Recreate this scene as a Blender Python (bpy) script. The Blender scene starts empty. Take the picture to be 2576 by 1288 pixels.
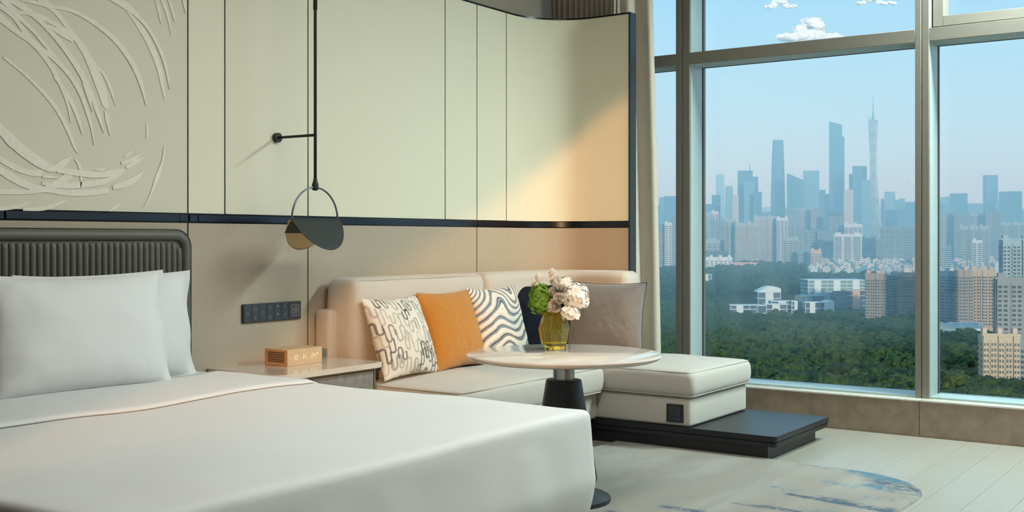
import bpy, bmesh, math, random
import numpy as np
from mathutils import Vector, Matrix, noise as mnoise

random.seed(7); RNG = np.random.default_rng(7)
SC = bpy.context.scene
COL = SC.collection
PI = math.pi

# ------------------------------------------------------------------ camera
# X runs along the headboard wall towards the window, Y into the headboard wall, Z up (metres)
FPX, HOR, CX, EYE = 2833.0, 601.6, 1288.0, 1.25
YAW = math.radians(34.66)
CA, SA = math.cos(YAW), math.sin(YAW)
cam = bpy.data.cameras.new('camera'); camo = bpy.data.objects.new('camera', cam); COL.objects.link(camo)
camo.location = (0, 0, EYE); camo.rotation_euler = (PI/2, 0, -(PI/2 - YAW))
cam.sensor_width = 36; cam.lens = 36*FPX/2576; cam.shift_y = (HOR - 644)/2576
cam.clip_start = 0.05; cam.clip_end = 30000
SC.camera = camo

# ------------------------------------------------------------------ view, exposure
SC.view_settings.view_transform = 'Standard'; SC.view_settings.look = 'None'
SC.view_settings.gamma = 1; SC.view_settings.use_curve_mapping = False
SC.view_settings.exposure = 0.0
SC.cycles.use_denoising = True
SC.cycles.max_bounces = 7; SC.cycles.diffuse_bounces = 3; SC.cycles.glossy_bounces = 3
SC.cycles.transmission_bounces = 7; SC.cycles.transparent_max_bounces = 12; SC.cycles.volume_bounces = 2
SC.cycles.caustics_reflective = False; SC.cycles.caustics_refractive = False
SC.cycles.sample_clamp_indirect = 6

SKY_STRENGTH = 1.75
SUN_STRENGTH = 3.2
FILL_WINDOW, FILL_BED = 86.0, 23.0  # strengths of the two added fill panels
SUN_DIR = Vector((0.7843, 0.6203, -0.14)).normalized()     # low warm sun from behind the camera

def ray(x, y):
    u = (x - CX)/FPX; v = (HOR - y)/FPX
    return Vector((CA + u*SA, SA - u*CA, v))
def onX(x, y, X): r = ray(x, y); return Vector((0, 0, EYE)) + r*(X/r.x)
def onY(x, y, Y): r = ray(x, y); return Vector((0, 0, EYE)) + r*(Y/r.y)
def onZ(x, y, Z): r = ray(x, y); return Vector((0, 0, EYE)) + r*((Z - EYE)/r.z)

# ------------------------------------------------------------------ sky
W = bpy.data.worlds.new('sky'); SC.world = W; W.use_nodes = True
def build_sky():
    nt = W.node_tree; N = nt.nodes; L = nt.links
    for n in list(N): N.remove(n)
    out = N.new('ShaderNodeOutputWorld'); bg = N.new('ShaderNodeBackground'); L.new(bg.outputs[0], out.inputs[0])
    bg.inputs[1].default_value = SKY_STRENGTH
    tc = N.new('ShaderNodeTexCoord'); sep = N.new('ShaderNodeSeparateXYZ'); L.new(tc.outputs['Generated'], sep.inputs[0])
    cr = N.new('ShaderNodeValToRGB'); L.new(sep.outputs[2], cr.inputs[0])
    e = cr.color_ramp.elements
    stops = [(0.0, (.53, .61, .69)), (.06, (.42, .57, .69)), (.13, (.33, .515, .67)), (.22, (.235, .45, .66)), (.5, (.22, .44, .67)), (1, (.21, .42, .67))]
    e[0].position, e[0].color = stops[0][0], (*stops[0][1], 1)
    e[1].position, e[1].color = stops[-1][0], (*stops[-1][1], 1)
    for p, c in stops[1:-1]:
        k = e.new(p); k.color = (*c, 1)
    L.new(cr.outputs[0], bg.inputs[0])
build_sky()

sun = bpy.data.lights.new('sun', 'SUN'); suno = bpy.data.objects.new('sun', sun); COL.objects.link(suno)
sun.energy = SUN_STRENGTH; sun.color = (1.0, .87, .70); sun.angle = math.radians(1.1)
suno.rotation_euler = SUN_DIR.to_track_quat('-Z', 'Y').to_euler(); suno.location = (-30, -25, 8)

# ------------------------------------------------------------------ helpers
MATS = {}
def srgb(r, g, b):
    f = lambda c: ((c/255)/12.92 if c/255 <= .04045 else ((c/255 + .055)/1.055)**2.4)
    return (f(r), f(g), f(b))
def pmat(name, col, rough=.5, metal=0, var=0, vscale=6, bump=0, bscale=120, spec=.5, col2=None, stretch=(1, 1, 1), coat=0, sheen=0, attr=None, detail=4, bdist=.002, trans=0, ior=1.45, rand=0, alpha=1):
    if name in MATS: return MATS[name]
    m = bpy.data.materials.new(name); m.use_nodes = True; MATS[name] = m
    nt = m.node_tree; N = nt.nodes; L = nt.links; b = N['Principled BSDF']
    b.inputs['Base Color'].default_value = (*col, 1); b.inputs['Roughness'].default_value = rough; b.inputs['Metallic'].default_value = metal
    b.inputs['Specular IOR Level'].default_value = spec; b.inputs['Coat Weight'].default_value = coat; b.inputs['Coat Roughness'].default_value = .05
    b.inputs['Sheen Weight'].default_value = sheen; b.inputs['Transmission Weight'].default_value = trans; b.inputs['IOR'].default_value = ior
    tc = N.new('ShaderNodeTexCoord'); mp = N.new('ShaderNodeMapping'); mp.inputs['Scale'].default_value = stretch; L.new(tc.outputs['Object'], mp.inputs[0])
    src = None
    if attr:
        a = N.new('ShaderNodeVertexColor'); a.layer_name = attr; src = a.outputs[0]
    if var:
        nz = N.new('ShaderNodeTexNoise'); nz.inputs['Scale'].default_value = vscale; nz.inputs['Detail'].default_value = detail; L.new(mp.outputs[0], nz.inputs['Vector'])
        mr = N.new('ShaderNodeMapRange'); mr.inputs[1].default_value = .3; mr.inputs[2].default_value = .7; L.new(nz.outputs[0], mr.inputs[0])
        mix = N.new('ShaderNodeMix'); mix.data_type = 'RGBA'
        if src and not col2:
            mix.blend_type = 'MULTIPLY'; L.new(src, mix.inputs[6]); mix.inputs[7].default_value = (1 - var, 1 - var, 1 - var, 1)
        else:
            c2 = col2 or tuple(c*(1 - var) for c in col)
            mix.inputs[6].default_value = (*col, 1); mix.inputs[7].default_value = (*c2, 1)
        L.new(mr.outputs[0], mix.inputs[0]); src = mix.outputs[2]
    if rand:
        oi = N.new('ShaderNodeObjectInfo'); mm = N.new('ShaderNodeMapRange'); mm.inputs[3].default_value = 1 - rand; mm.inputs[4].default_value = 1 + rand; L.new(oi.outputs['Random'], mm.inputs[0])
        mu = N.new('ShaderNodeMix'); mu.data_type = 'RGBA'; mu.blend_type = 'MULTIPLY'; mu.inputs[0].default_value = 1
        if src: L.new(src, mu.inputs[6])
        else: mu.inputs[6].default_value = (*col, 1)
        L.new(mm.outputs[0], mu.inputs[7]); src = mu.outputs[2]
    if src: L.new(src, b.inputs['Base Color'])
    if bump:
        nb = N.new('ShaderNodeTexNoise'); nb.inputs['Scale'].default_value = bscale; nb.inputs['Detail'].default_value = 3; L.new(mp.outputs[0], nb.inputs['Vector'])
        bp = N.new('ShaderNodeBump'); bp.inputs['Strength'].default_value = bump; bp.inputs['Distance'].default_value = bdist; L.new(nb.outputs[0], bp.inputs['Height']); L.new(bp.outputs[0], b.inputs['Normal'])
    return m
def emat(name, col, s):
    if name in MATS: return MATS[name]
    m = bpy.data.materials.new(name); m.use_nodes = True; MATS[name] = m
    b = m.node_tree.nodes['Principled BSDF']; b.inputs['Base Color'].default_value = (.8, .8, .8, 1)
    b.inputs['Emission Color'].default_value = (*col, 1); b.inputs['Emission Strength'].default_value = s
    return m
def link(name, me, parent=None, mat=None):
    o = bpy.data.objects.new(name, me); COL.objects.link(o)
    if mat is not None and not me.materials: me.materials.append(mat)
    if parent is not None:
        o.parent = parent; o.matrix_parent_inverse = PINV.get(parent.name, Matrix.Identity(4))
    return o
PINV = {}
def tag(o, label=None, cat=None, group=None, kind=None):
    if label: o['label'] = label
    if cat: o['category'] = cat
    if group: o['group'] = group
    if kind: o['kind'] = kind
    return o
def thing(name, label, cat, loc=(0, 0, 0), group=None, kind=None, rz=0):
    o = bpy.data.objects.new(name, None); COL.objects.link(o); o.location = loc; o.rotation_euler = (0, 0, rz); o.empty_display_size = .1
    PINV[o.name] = (Matrix.Translation(loc) @ Matrix.Rotation(rz, 4, 'Z')).inverted()
    return tag(o, label, cat, group, kind)
def meshd(name, v, f, smooth=False):
    me = bpy.data.meshes.new(name); me.from_pydata([tuple(p) for p in v], [], f); me.update()
    if smooth: me.shade_smooth()
    return me
def mk(name, v, f, mat, parent=None, smooth=False):
    return link(name, meshd(name, v, f, smooth), parent, mat)
def bmk(name, bm, mat, parent=None, smooth=False, angle=None):
    me = bpy.data.meshes.new(name); bmesh.ops.recalc_face_normals(bm, faces=bm.faces); bm.to_mesh(me); bm.free()
    if smooth:
        me.shade_smooth()
        if angle: me.set_sharp_from_angle(angle=math.radians(angle))
    return link(name, me, parent, mat)
def bm_box(bm, x0, x1, y0, y1, z0, z1, mtx=None):
    vs = [Vector((x, y, z)) for x in (x0, x1) for y in (y0, y1) for z in (z0, z1)]
    if mtx: vs = [mtx @ v for v in vs]
    V = [bm.verts.new(v) for v in vs]
    for q in ((0, 1, 3, 2), (4, 6, 7, 5), (0, 4, 5, 1), (2, 3, 7, 6), (0, 2, 6, 4), (1, 5, 7, 3)): bm.faces.new([V[i] for i in q])
def box(name, x0, x1, y0, y1, z0, z1, mat, parent=None, bev=0, seg=2):
    bm = bmesh.new(); bm_box(bm, x0, x1, y0, y1, z0, z1)
    if bev: bmesh.ops.bevel(bm, geom=bm.edges[:], offset=bev, segments=seg, affect='EDGES', profile=.5)
    return bmk(name, bm, mat, parent, smooth=bool(bev), angle=40)
def tube_geo(pts, r, n=8, closed=False, cap=True):
    pts = [Vector(p) for p in pts]; V = []; F = []; k = len(pts); rs = r if isinstance(r, (list, tuple)) else [r]*k
    up = None
    for i, p in enumerate(pts):
        a = pts[(i - 1) % k] if (closed or i) else p; b = pts[(i + 1) % k] if (closed or i < k - 1) else p
        t = (b - a).normalized()
        if up is None:
            up = t.orthogonal().normalized()
        up = (up - t*up.dot(t)); up = up.normalized() if up.length > 1e-6 else t.orthogonal().normalized()
        s = t.cross(up)
        for j in range(n):
            an = 2*PI*j/n; V.append(p + (up*math.cos(an) + s*math.sin(an))*rs[i])
    for i in range(k if closed else k - 1):
        for j in range(n):
            a = i*n + j; b = i*n + (j + 1) % n; c = ((i + 1) % k)*n + (j + 1) % n; d = ((i + 1) % k)*n + j; F.append((a, b, c, d))
    if cap and not closed: F.append(tuple(range(n - 1, -1, -1))); F.append(tuple(range((k - 1)*n, k*n)))
    return V, F
def tube(name, pts, r, mat, parent=None, n=10, closed=False):
    V, F = tube_geo(pts, r, n, closed); return mk(name, V, F, mat, parent, True)
def lathe(name, prof, c, mat, parent=None, n=48, smooth=True, angle=35):
    bm = bmesh.new(); rings = []
    for r, z in prof:
        if r < 1e-6: rings.append([bm.verts.new((c[0], c[1], c[2] + z))])
        else: rings.append([bm.verts.new((c[0] + r*math.cos(2*PI*j/n), c[1] + r*math.sin(2*PI*j/n), c[2] + z)) for j in range(n)])
    for a, b in zip(rings, rings[1:]):
        for j in range(n):
            q = [a[j % len(a)], a[(j + 1) % len(a)], b[(j + 1) % len(b)], b[j % len(b)]]
            u = []
            for x in q:
                if x not in u: u.append(x)
            if len(u) > 2: bm.faces.new(u)
    return bmk(name, bm, mat, parent, smooth, angle)
def prism(name, outline, z0, z1, mat, parent=None, axis='Z', bev=0, smooth=False):
    """extrude a 2-D outline; axis says the extrusion direction"""
    bm = bmesh.new()
    def P(a, b, c): return (a, b, c) if axis == 'Z' else ((a, c, b) if axis == 'Y' else (c, a, b))
    lo = [bm.verts.new(P(x, y, z0)) for x, y in outline]; hi = [bm.verts.new(P(x, y, z1)) for x, y in outline]; n = len(outline)
    bm.faces.new(lo[::-1]); bm.faces.new(hi)
    for i in range(n): bm.faces.new((lo[i], lo[(i + 1) % n], hi[(i + 1) % n], hi[i]))
    if bev:
        ed = [e for e in bm.edges if abs(e.calc_face_angle(0)) > .8]
        bmesh.ops.bevel(bm, geom=ed, offset=bev, segments=2, affect='EDGES', profile=.5)
    return bmk(name, bm, mat, parent, smooth or bool(bev), 35)
def rounded_rect(x0, x1, y0, y1, r, n=8):
    out = []
    rs = r if isinstance(r, (list, tuple)) else [r]*4
    for (cx, cy, a0), q in zip(((x1, y1, 0), (x0, y1, 90), (x0, y0, 180), (x1, y0, 270)), rs):
        sx = cx - math.copysign(q, cx - (x0 + x1)/2); sy = cy - math.copysign(q, cy - (y0 + y1)/2)
        if q < 1e-6: out.append((cx, cy)); continue
        for k in range(n + 1):
            a = math.radians(a0 + 90*k/n); out.append((sx + q*math.cos(a), sy + q*math.sin(a)))
    return out
def cushion(name, x0, x1, y0, y1, z0, z1, r, mat, parent=None, crown=0, n=14, bulge=0, wob=0, fn=None):
    """a rounded, softly crowned upholstery block"""
    bm = bmesh.new(); c = Vector(((x0 + x1)/2, (y0 + y1)/2, (z0 + z1)/2)); h = Vector(((x1 - x0)/2, (y1 - y0)/2, (z1 - z0)/2))
    def axis(hh):
        k = 4; e = [-hh + r*(1 - math.cos(PI/2*i/k)) for i in range(k)]
        m = max(2, int(n*hh/max(h))); mid = list(np.linspace(-hh + r, hh - r, m + 1)); return e + mid + [-q for q in e[::-1]]
    ax = [axis(h.x), axis(h.y), axis(h.z)]; cache = {}
    def vert(p):
        key = tuple(round(q, 5) for q in p)
        if key in cache: return cache[key]
        q = Vector(p); inner = Vector([max(-(h[i] - r), min(h[i] - r, q[i])) for i in range(3)]); d = q - inner
        if d.length > 1e-9: d = d.normalized()*r
        w = inner + d
        u = Vector([w[i]/h[i] for i in range(3)])
        if crown and u.z > 0: w.z += crown*u.z*(1 - u.x**2)*(1 - u.y**2)
        if bulge: w.x += bulge*u.x**3*(1 - u.z**2)*.8; w.y += bulge*u.y**3*(1 - u.z**2)*.8
        if wob:
            nn = mnoise.noise_vector(Vector((w.x + c.x, w.y + c.y, w.z + c.z))*5); w += nn*wob
        g = c + w
        if fn: g = Vector(fn(g, u))
        cache[key] = bm.verts.new(g); return cache[key]
    for a in range(3):
        b, d = [(1, 2), (2, 0), (0, 1)][a]
        for s in (-1, 1):
            for i in range(len(ax[b]) - 1):
                for j in range(len(ax[d]) - 1):
                    qd = []
                    for (ii, jj) in ((i, j), (i + 1, j), (i + 1, j + 1), (i, j + 1)):
                        p = [0, 0, 0]; p[a] = s*h[a]; p[b] = ax[b][ii]; p[d] = ax[d][jj]; qd.append(vert(p))
                    if len(set(qd)) == 4: bm.faces.new(qd if s > 0 else qd[::-1])
    return bmk(name, bm, mat, parent, True)
def grid_mesh(name, fx, nu, nv, closed_u=False, smooth=True):
    V = [fx(i/(nu - (0 if closed_u else 1)), j/(nv - 1)) for i in range(nu) for j in range(nv)]; F = []
    for i in range(nu if closed_u else nu - 1):
        for j in range(nv - 1):
            a = i*nv + j; b = ((i + 1) % nu)*nv + j; F.append((a, b, b + 1, a + 1))
    return meshd(name, V, F, smooth)
def vnoise(x, y, seed=0):
    """smooth value noise, numpy"""
    x = np.asarray(x, float); y = np.asarray(y, float); xi = np.floor(x).astype(int); yi = np.floor(y).astype(int); fx = x - xi; fy = y - yi
    fx = fx*fx*(3 - 2*fx); fy = fy*fy*(3 - 2*fy)
    def hsh(a, b):
        v = np.sin(a*127.1 + b*311.7 + seed*74.7)*43758.5453; return v - np.floor(v)
    return (hsh(xi, yi)*(1 - fx) + hsh(xi + 1, yi)*fx)*(1 - fy) + (hsh(xi, yi + 1)*(1 - fx) + hsh(xi + 1, yi + 1)*fx)*fy
def fbm(x, y, seed=0, o=4):
    s = 0; a = .5
    for k in range(o): s = s + a*vnoise(x*2**k, y*2**k, seed + k); a *= .5
    return s
def vcol(me, cols):
    at = me.color_attributes.new('paint', 'FLOAT_COLOR', 'POINT')
    c = np.ones((len(me.vertices), 4), np.float32); c[:, :3] = cols; at.data.foreach_set('color', c.ravel())
# ================================================================== THE ROOM
YP, YW = 4.45, 4.56          # face of the panelling, wall behind it
XPL, XGL, XMU = 7.315, 7.61, 7.39   # plinth face, glass, mullion face
CEIL = 3.55
XL, YF = -4.6, -1.6          # unseen ends of the room
def structure(o): o['kind'] = 'structure'; return o

m_oak = pmat('pale_oak', (.345, .315, .262), .33, var=.16, vscale=7, stretch=(.6, 26, 1), bump=.08, bscale=30, rand=.035, spec=.5)
m_plaster = pmat('plaster', (.66, .63, .56), .8, var=.03, vscale=3)
m_taupe = pmat('taupe_wall_paint', (.30, .27, .24), .8, var=.03, vscale=3)
m_wallcloth = pmat('wall_cloth', (.40, .34, .27), .85, var=.12, vscale=60, stretch=(1, 1, 8), bump=.15, bscale=200)
m_upper = pmat('cream_panel_fabric', (.76, .71, .55), .75, var=.05, vscale=160, bump=.12, bscale=500, sheen=.1)
m_art = pmat('relief_panel_paper', (.68, .63, .50), .8, var=.05, vscale=200, bump=.15, bscale=700)
m_stroke = pmat('relief_plaster', (.80, .75, .62), .75, var=.08, vscale=40, bump=.25, bscale=120)
m_black = pmat('black_metal', (.012, .013, .016), .28, metal=.6)
m_rail = pmat('rail_metal', (.035, .042, .055), .22, metal=.85)
m_edge = pmat('edge_metal', (.045, .055, .065), .38, metal=.7)
m_alu = pmat('bronze_grey_aluminium', (.24, .215, .18), .45, metal=.2, var=.05, vscale=30)
m_alul = pmat('pale_daylit_aluminium', (.40, .47, .44), .4, metal=.25, var=.04, vscale=12)  # pale rails; also holds the green-white daylight of mullion and transom reveals
m_gasket = pmat('gasket_rubber', (.015, .015, .016), .6)
m_stone = pmat('beige_marble', (.34, .265, .195), .32, var=.5, vscale=14, col2=(.245, .185, .135), bump=.02, bscale=40, detail=9)
m_sill = pmat('sill_stone_sheen', (.70, .67, .60), .12, var=.08, vscale=9, col2=(.62, .58, .5), detail=8)  # plinth stone, paler: reflection on its polished top put into the colour

# ribbed lower cloth: fine vertical weave
def rib_cloth():
    m = pmat('ribbed_panel_cloth', (.44, .365, .275), .8, var=.07, vscale=90); nt = m.node_tree; N = nt.nodes; L = nt.links
    tc = N.new('ShaderNodeTexCoord'); wv = N.new('ShaderNodeTexWave'); wv.inputs['Scale'].default_value = 55; wv.inputs['Distortion'].default_value = .6; wv.inputs['Detail Scale'].default_value = 3
    wv.bands_direction = 'X'; L.new(tc.outputs['Object'], wv.inputs['Vector'])
    bp = N.new('ShaderNodeBump'); bp.inputs['Strength'].default_value = .35; bp.inputs['Distance'].default_value = .0012; L.new(wv.outputs['Fac'], bp.inputs['Height'])
    L.new(bp.outputs[0], N['Principled BSDF'].inputs['Normal']); return m
m_lower = rib_cloth()

def clear_glass(name, tint, refl=1.0):
    m = bpy.data.materials.new(name); m.use_nodes = True; nt = m.node_tree; N = nt.nodes; L = nt.links
    for n in list(N): N.remove(n)
    out = N.new('ShaderNodeOutputMaterial'); mx = N.new('ShaderNodeMixShader'); tr = N.new('ShaderNodeBsdfTransparent'); gl = N.new('ShaderNodeBsdfGlossy')
    tr.inputs[0].default_value = (*tint, 1); gl.inputs['Roughness'].default_value = 0
    lw = N.new('ShaderNodeLayerWeight')
    pw = N.new('ShaderNodeMath'); pw.operation = 'POWER'; pw.inputs[1].default_value = 5; L.new(lw.outputs['Facing'], pw.inputs[0])
    fr = N.new('ShaderNodeMath'); fr.operation = 'MULTIPLY_ADD'; fr.inputs[1].default_value = .8; fr.inputs[2].default_value = .025; L.new(pw.outputs[0], fr.inputs[0])
    L.new(fr.outputs[0], mx.inputs[0]); L.new(tr.outputs[0], mx.inputs[1]); L.new(gl.outputs[0], mx.inputs[2]); L.new(mx.outputs[0], out.inputs[0]); return m
m_pane = clear_glass('window_glass', (.93, .975, .96)); m_sun_tint = clear_glass('sun_tint_glass', (.765, .585, .40))  # second glass: bronze tint added to turn the incoming sun orange

# floor: boards run along X
floor = structure(box('floor', XL, XPL + .3, YF, YW + .1, -.12, -.012, m_plaster))
PW, PLN = .19, 1.55
pl = {}
def plank(L):
    L = round(L, 3)
    if L not in pl:
        bm = bmesh.new(); bm_box(bm, .0006, L - .0006, .0006, PW - .0006, -.014, 0)
        bmesh.ops.bevel(bm, geom=[e for e in bm.edges if all(v.co.z > -.001 for v in e.verts)], offset=.0007, segments=1, affect='EDGES')
        me = bpy.data.meshes.new('plank'); bmesh.ops.recalc_face_normals(bm, faces=bm.faces); bm.to_mesh(me); bm.free(); me.materials.append(m_oak); pl[L] = me
    return pl[L]
row = 0; y = YF
while y < YW - .01:
    x = XL - ((row*.537) % 1.0)*PLN
    while x < XPL - .01:
        a = max(x, XL); b = min(x + PLN, XPL + .02)
        if b - a > .05:
            o = link('plank', plank(b - a), floor); o.location = (a, y, 0)
        x += PLN
    y += PW; row += 1

ceiling = structure(box('ceiling', XL, XGL + .2, YF, YW + .1, CEIL, CEIL + .15, pmat('ceiling_paint', (.50, .49, .46), .85)))
wall_left = structure(box('wall_left', XL - .15, XL, YF - .15, YW + .1, 0, CEIL, m_taupe))

# unseen back wall; high window added and shaped to let in the sun patch
wf = structure(thing('wall_front', None, None, (0, YF, 0)))
SX0, SX1, SZ0, SZ1 = -4.35, .12, 1.6, 3.5
for a in ((XL, XGL, 0, SZ0), (XL, SX0, SZ0, CEIL), (SX1, XGL, SZ0, CEIL), (SX0, SX1, SZ1, CEIL)):
    box('wall_section', a[0], a[1], YF - .15, YF, a[2], a[3], m_taupe, wf)
w4 = structure(thing('window_4', None, None, (SX0, YF, SZ0)))  # added unseen window; opening sized for where the sun should fall
for a in ((SX0, SX0 + .05, SZ0, SZ1), (SX1 - .04, SX1, SZ0, SZ1), (SX0, SX1, SZ0, SZ0 + .04), (SX0, SX1, SZ1 - .04, SZ1)):
    box('window_frame', a[0], a[1], YF - .1, YF - .04, a[2], a[3], m_alu, w4)
box('pane', SX0 + .05, SX1 - .04, YF - .075, YF - .069, SZ0 + .04, SZ1 - .04, m_sun_tint, w4)

# ---- headboard wall and its panelling
wall_back = structure(thing('wall_back', None, None, (0, YW, 0)))
box('wall_core', XL, XGL + .2, YW, YW + .12, 0, CEIL, m_wallcloth, wall_back)
ZT, ZR0, ZR1, GAP = 2.82, 1.335, 1.371, .0035
RC = .42
XE, YE = 6.87, 3.765
def curve_plan(x_start, off):
    """points of the panel plan from x_start round the curve to its end, offset outward by off"""
    pts = [(x_start, YP + off)]
    cx, cy = XE - RC, YP - RC
    for k in range(0, 19):
        a = PI/2*(1 - k/18); pts.append((cx + (RC + off)*math.cos(a), cy + (RC + off)*math.sin(a)))
    pts.append((XE + off, YE)); return pts
def curved(name, x0, z0, z1, mat, parent, o0=0, o1=.03, y_end=None):
    a = curve_plan(x0, o0); b = curve_plan(x0, o1)
    o = prism(name, a + b[::-1], z0, z1, mat, parent, smooth=True); return o
upper_x = [XL, 1.5, 3.641, 3.874, 4.462, 5.685, 6.027, 6.369]
art = None
for i in range(len(upper_x) - 1):
    a, b = upper_x[i] + GAP, upper_x[i + 1] - GAP
    p = box('wall_panel', a, b, YP, YP + .03, ZR1 + .006, ZT - .01, m_art if i == 1 else m_upper, wall_back, bev=.0015, seg=1)
    if i == 1: art = p; p['label'] = 'beige panel with raised sweeping brush strokes'
curved('wall_panel', 6.369 + GAP, ZR1 + .006, ZT - .01, m_upper, wall_back)['label'] = 'curved cream panel at the window end'
lower_x = [XL, 1.5, 3.641, 4.462, 6.027]
for i in range(len(lower_x) - 1):
    box('wall_panel', lower_x[i] + GAP, lower_x[i + 1] - GAP, YP, YP + .03, 0, ZR0 - .006, m_lower, wall_back, bev=.0015, seg=1)
curved('wall_panel', 6.027 + GAP, 0, ZR0 - .006, m_lower, wall_back)['label'] = 'curved ribbed cloth panel behind the sofa'
# dark backing that shows in the joints, top edge strip, end post
box('panel_backing', XL, 6.45, YP + .03, YP + .06, 0, ZT - .012, m_black, wall_back)
curved('panel_backing', 6.45, 0, ZT - .012, m_black, wall_back, .03, .06)
bx = box('top_trim', XL, 6.42, YP - .004, YP + .07, ZT - .011, ZT, m_black, wall_back)
curved('top_trim', 6.42, ZT - .011, ZT, m_black, wall_back, -.004, .07)
prism('end_post', [(XE - .008, YE - .014), (XE + .075, YE - .014), (XE + .075, YE), (XE - .008, YE)], 0, ZT, m_edge, wall_back)
m_joint = pmat('joint_black', (.006, .006, .006), .7, spec=.1)
for x in upper_x[1:]: box('joint_trim', x - GAP, x + GAP, YP + .003, YP + .032, ZR1 + .006, ZT - .01, m_joint, wall_back)
for x in lower_x[1:]: box('joint_trim', x - GAP, x + GAP, YP + .003, YP + .032, 0, ZR0 - .006, m_joint, wall_back)
# the magnetic rail between upper and lower panels
rails = [(XL, 2.66), (2.70, 3.585), (3.70, 5.97), ]
for a, b in rails:
    box('rail', a, b, YP - .008, YP + .02, ZR0, ZR1, m_rail, wall_back, bev=.002, seg=1)
curved('rail', 6.085, ZR0, ZR1, m_rail, wall_back, -.008, .02)
for j in (2.68, 3.641, 6.027):
    box('rail_clip', j - .055, j - .004, YP - .0075, YP + .02, ZR0 + .001, ZR1 - .001, m_rail, wall_back, bev=.001, seg=1)
    box('rail_clip', j + .004, j + .055, YP - .0075, YP + .02, ZR0 + .001, ZR1 - .001, m_rail, wall_back, bev=.001, seg=1)
box('rail_backing', XL, 6.4, YP + .012, YP + .032, ZR0 - .006, ZR1 + .006, m_black, wall_back)

# raised brush strokes of the art panel (traced points: x, y, width on a 2.3x enlargement)
STROKES = [
 [(20,330,14),(120,410,16),(200,485,17),(290,580,22),(350,670,22),(400,770,22),(430,850,16),(450,890,3)],
 [(-40,80,40),(0,105,40),(90,180,30),(180,240,34),(250,320,28),(310,410,26),(360,520,18),(395,620,14),(408,712,3)],
 [(310,440,10),(370,520,22),(420,610,22),(455,700,18),(475,780,3)],
 [(-40,5,30),(0,35,30),(80,100,26),(150,200,26),(210,265,30),(300,330,26),(390,420,26),(460,530,24),(500,640,20),(528,740,12),(543,843,3)],
 [(-20,-40,40),(30,10,40),(110,100,26),(200,190,18),(290,300,16),(345,355,10)],
 [(20,-40,40),(70,0,40),(170,70,30),(260,150,28),(340,240,28),(420,350,30),(480,450,30),(530,560,26),(570,670,22),(600,770,3)],
 [(480,480,14),(510,560,20),(535,648,3)],
 [(190,-50,40),(240,0,40),(330,80,24),(420,200,30),(490,300,36),(545,410,50),(590,530,50),(610,610,30),(630,628,4)],
 [(540,370,10),(600,430,18),(640,520,16),(668,615,3)],
 [(605,640,6),(620,690,24),(635,786,3)],
 [(100,70,20),(200,85,26),(300,130,26),(400,195,24),(450,250,12)],
 [(275,145,12),(350,190,30),(420,235,20)],
 [(100,-10,20),(280,35,20),(400,58,20),(500,105,22),(600,175,24),(690,260,28),(760,360,30),(810,470,24),(845,613,3)],
 [(600,-30,20),(650,0,20),(720,30,40),(790,90,24),(860,170,20),(920,280,20),(955,380,16),(980,518,3)],
 [(735,65,8),(800,145,28),(870,265,32),(920,400,28),(940,500,20),(952,578,3)],
 [(880,-60,10),(900,0,10),(918,60,16),(930,138,3)],
 [(905,-70,14),(935,0,14),(968,90,16),(992,207,3)],
 [(950,-60,14),(975,0,14),(995,60,16),(1008,125,3)],
 [(1040,-50,14),(1058,0,14),(1068,40,12),(1074,80,4)],
 [(-50,700,50),(0,745,50),(70,820,60),(160,895,60),(250,955,50),(310,975,40),(370,940,40),(415,903,3)],
 [(330,985,30),(440,1000,36),(560,1012,34),(650,1000,36),(720,980,4)],
 [(-40,890,30),(0,920,30),(90,970,36),(170,1000,30),(245,1000,44)],
 [(-40,960,40),(0,985,40),(110,1050,44),(200,1085,36),(280,1100,30),(400,1115,36),(520,1115,36),(625,1103,30)],
 [(-40,1108,30),(0,1110,30),(120,1110,30),(220,1105,24),(330,1060,44),(410,1010,40)],
 [(240,1060,16),(340,1075,30),(470,1070,36),(600,1050,34),(690,1010,16),(715,985,3)],
 [(245,1020,20),(330,1028,10)], [(650,1085,24),(720,1065,40),(790,1030,30),(820,990,4)],
 [(700,945,20),(770,920,24),(812,890,3)], [(730,970,20),(790,935,24),(832,908,3)], [(718,907,6),(745,890,16),(768,870,3)],
 [(845,715,4),(852,760,14),(845,800,4)], [(430,920,8),(455,950,18),(468,1020,14),(465,1085,3)],
 [(948,850,6),(940,930,14),(910,1020,24),(880,1100,12),(850,1170,8),(830,1195,3)],
 [(-30,1215,20),(0,1210,20),(100,1195,20),(172,1163,3)], [(130,1215,20),(250,1205,26),(330,1180,24),(388,1153,3)],
 [(630,1222,8),(670,1195,18),(704,1163,3)], [(545,982,8),(580,982,14),(610,972,3)]]
def catmull(pts, m=6):
    P = [np.array(p, float) for p in pts]; P = [2*P[0] - P[1]] + P + [2*P[-1] - P[-2]]; out = []
    for i in range(1, len(P) - 2):
        for k in range(m):
            t = k/m; a, b, c, d = P[i - 1:i + 3]
            out.append(.5*((2*b) + (-a + c)*t + (2*a - 5*b + 4*c - d)*t*t + (-a + 3*b - 3*c + d)*t**3))
    out.append(P[-2]); return out
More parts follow.
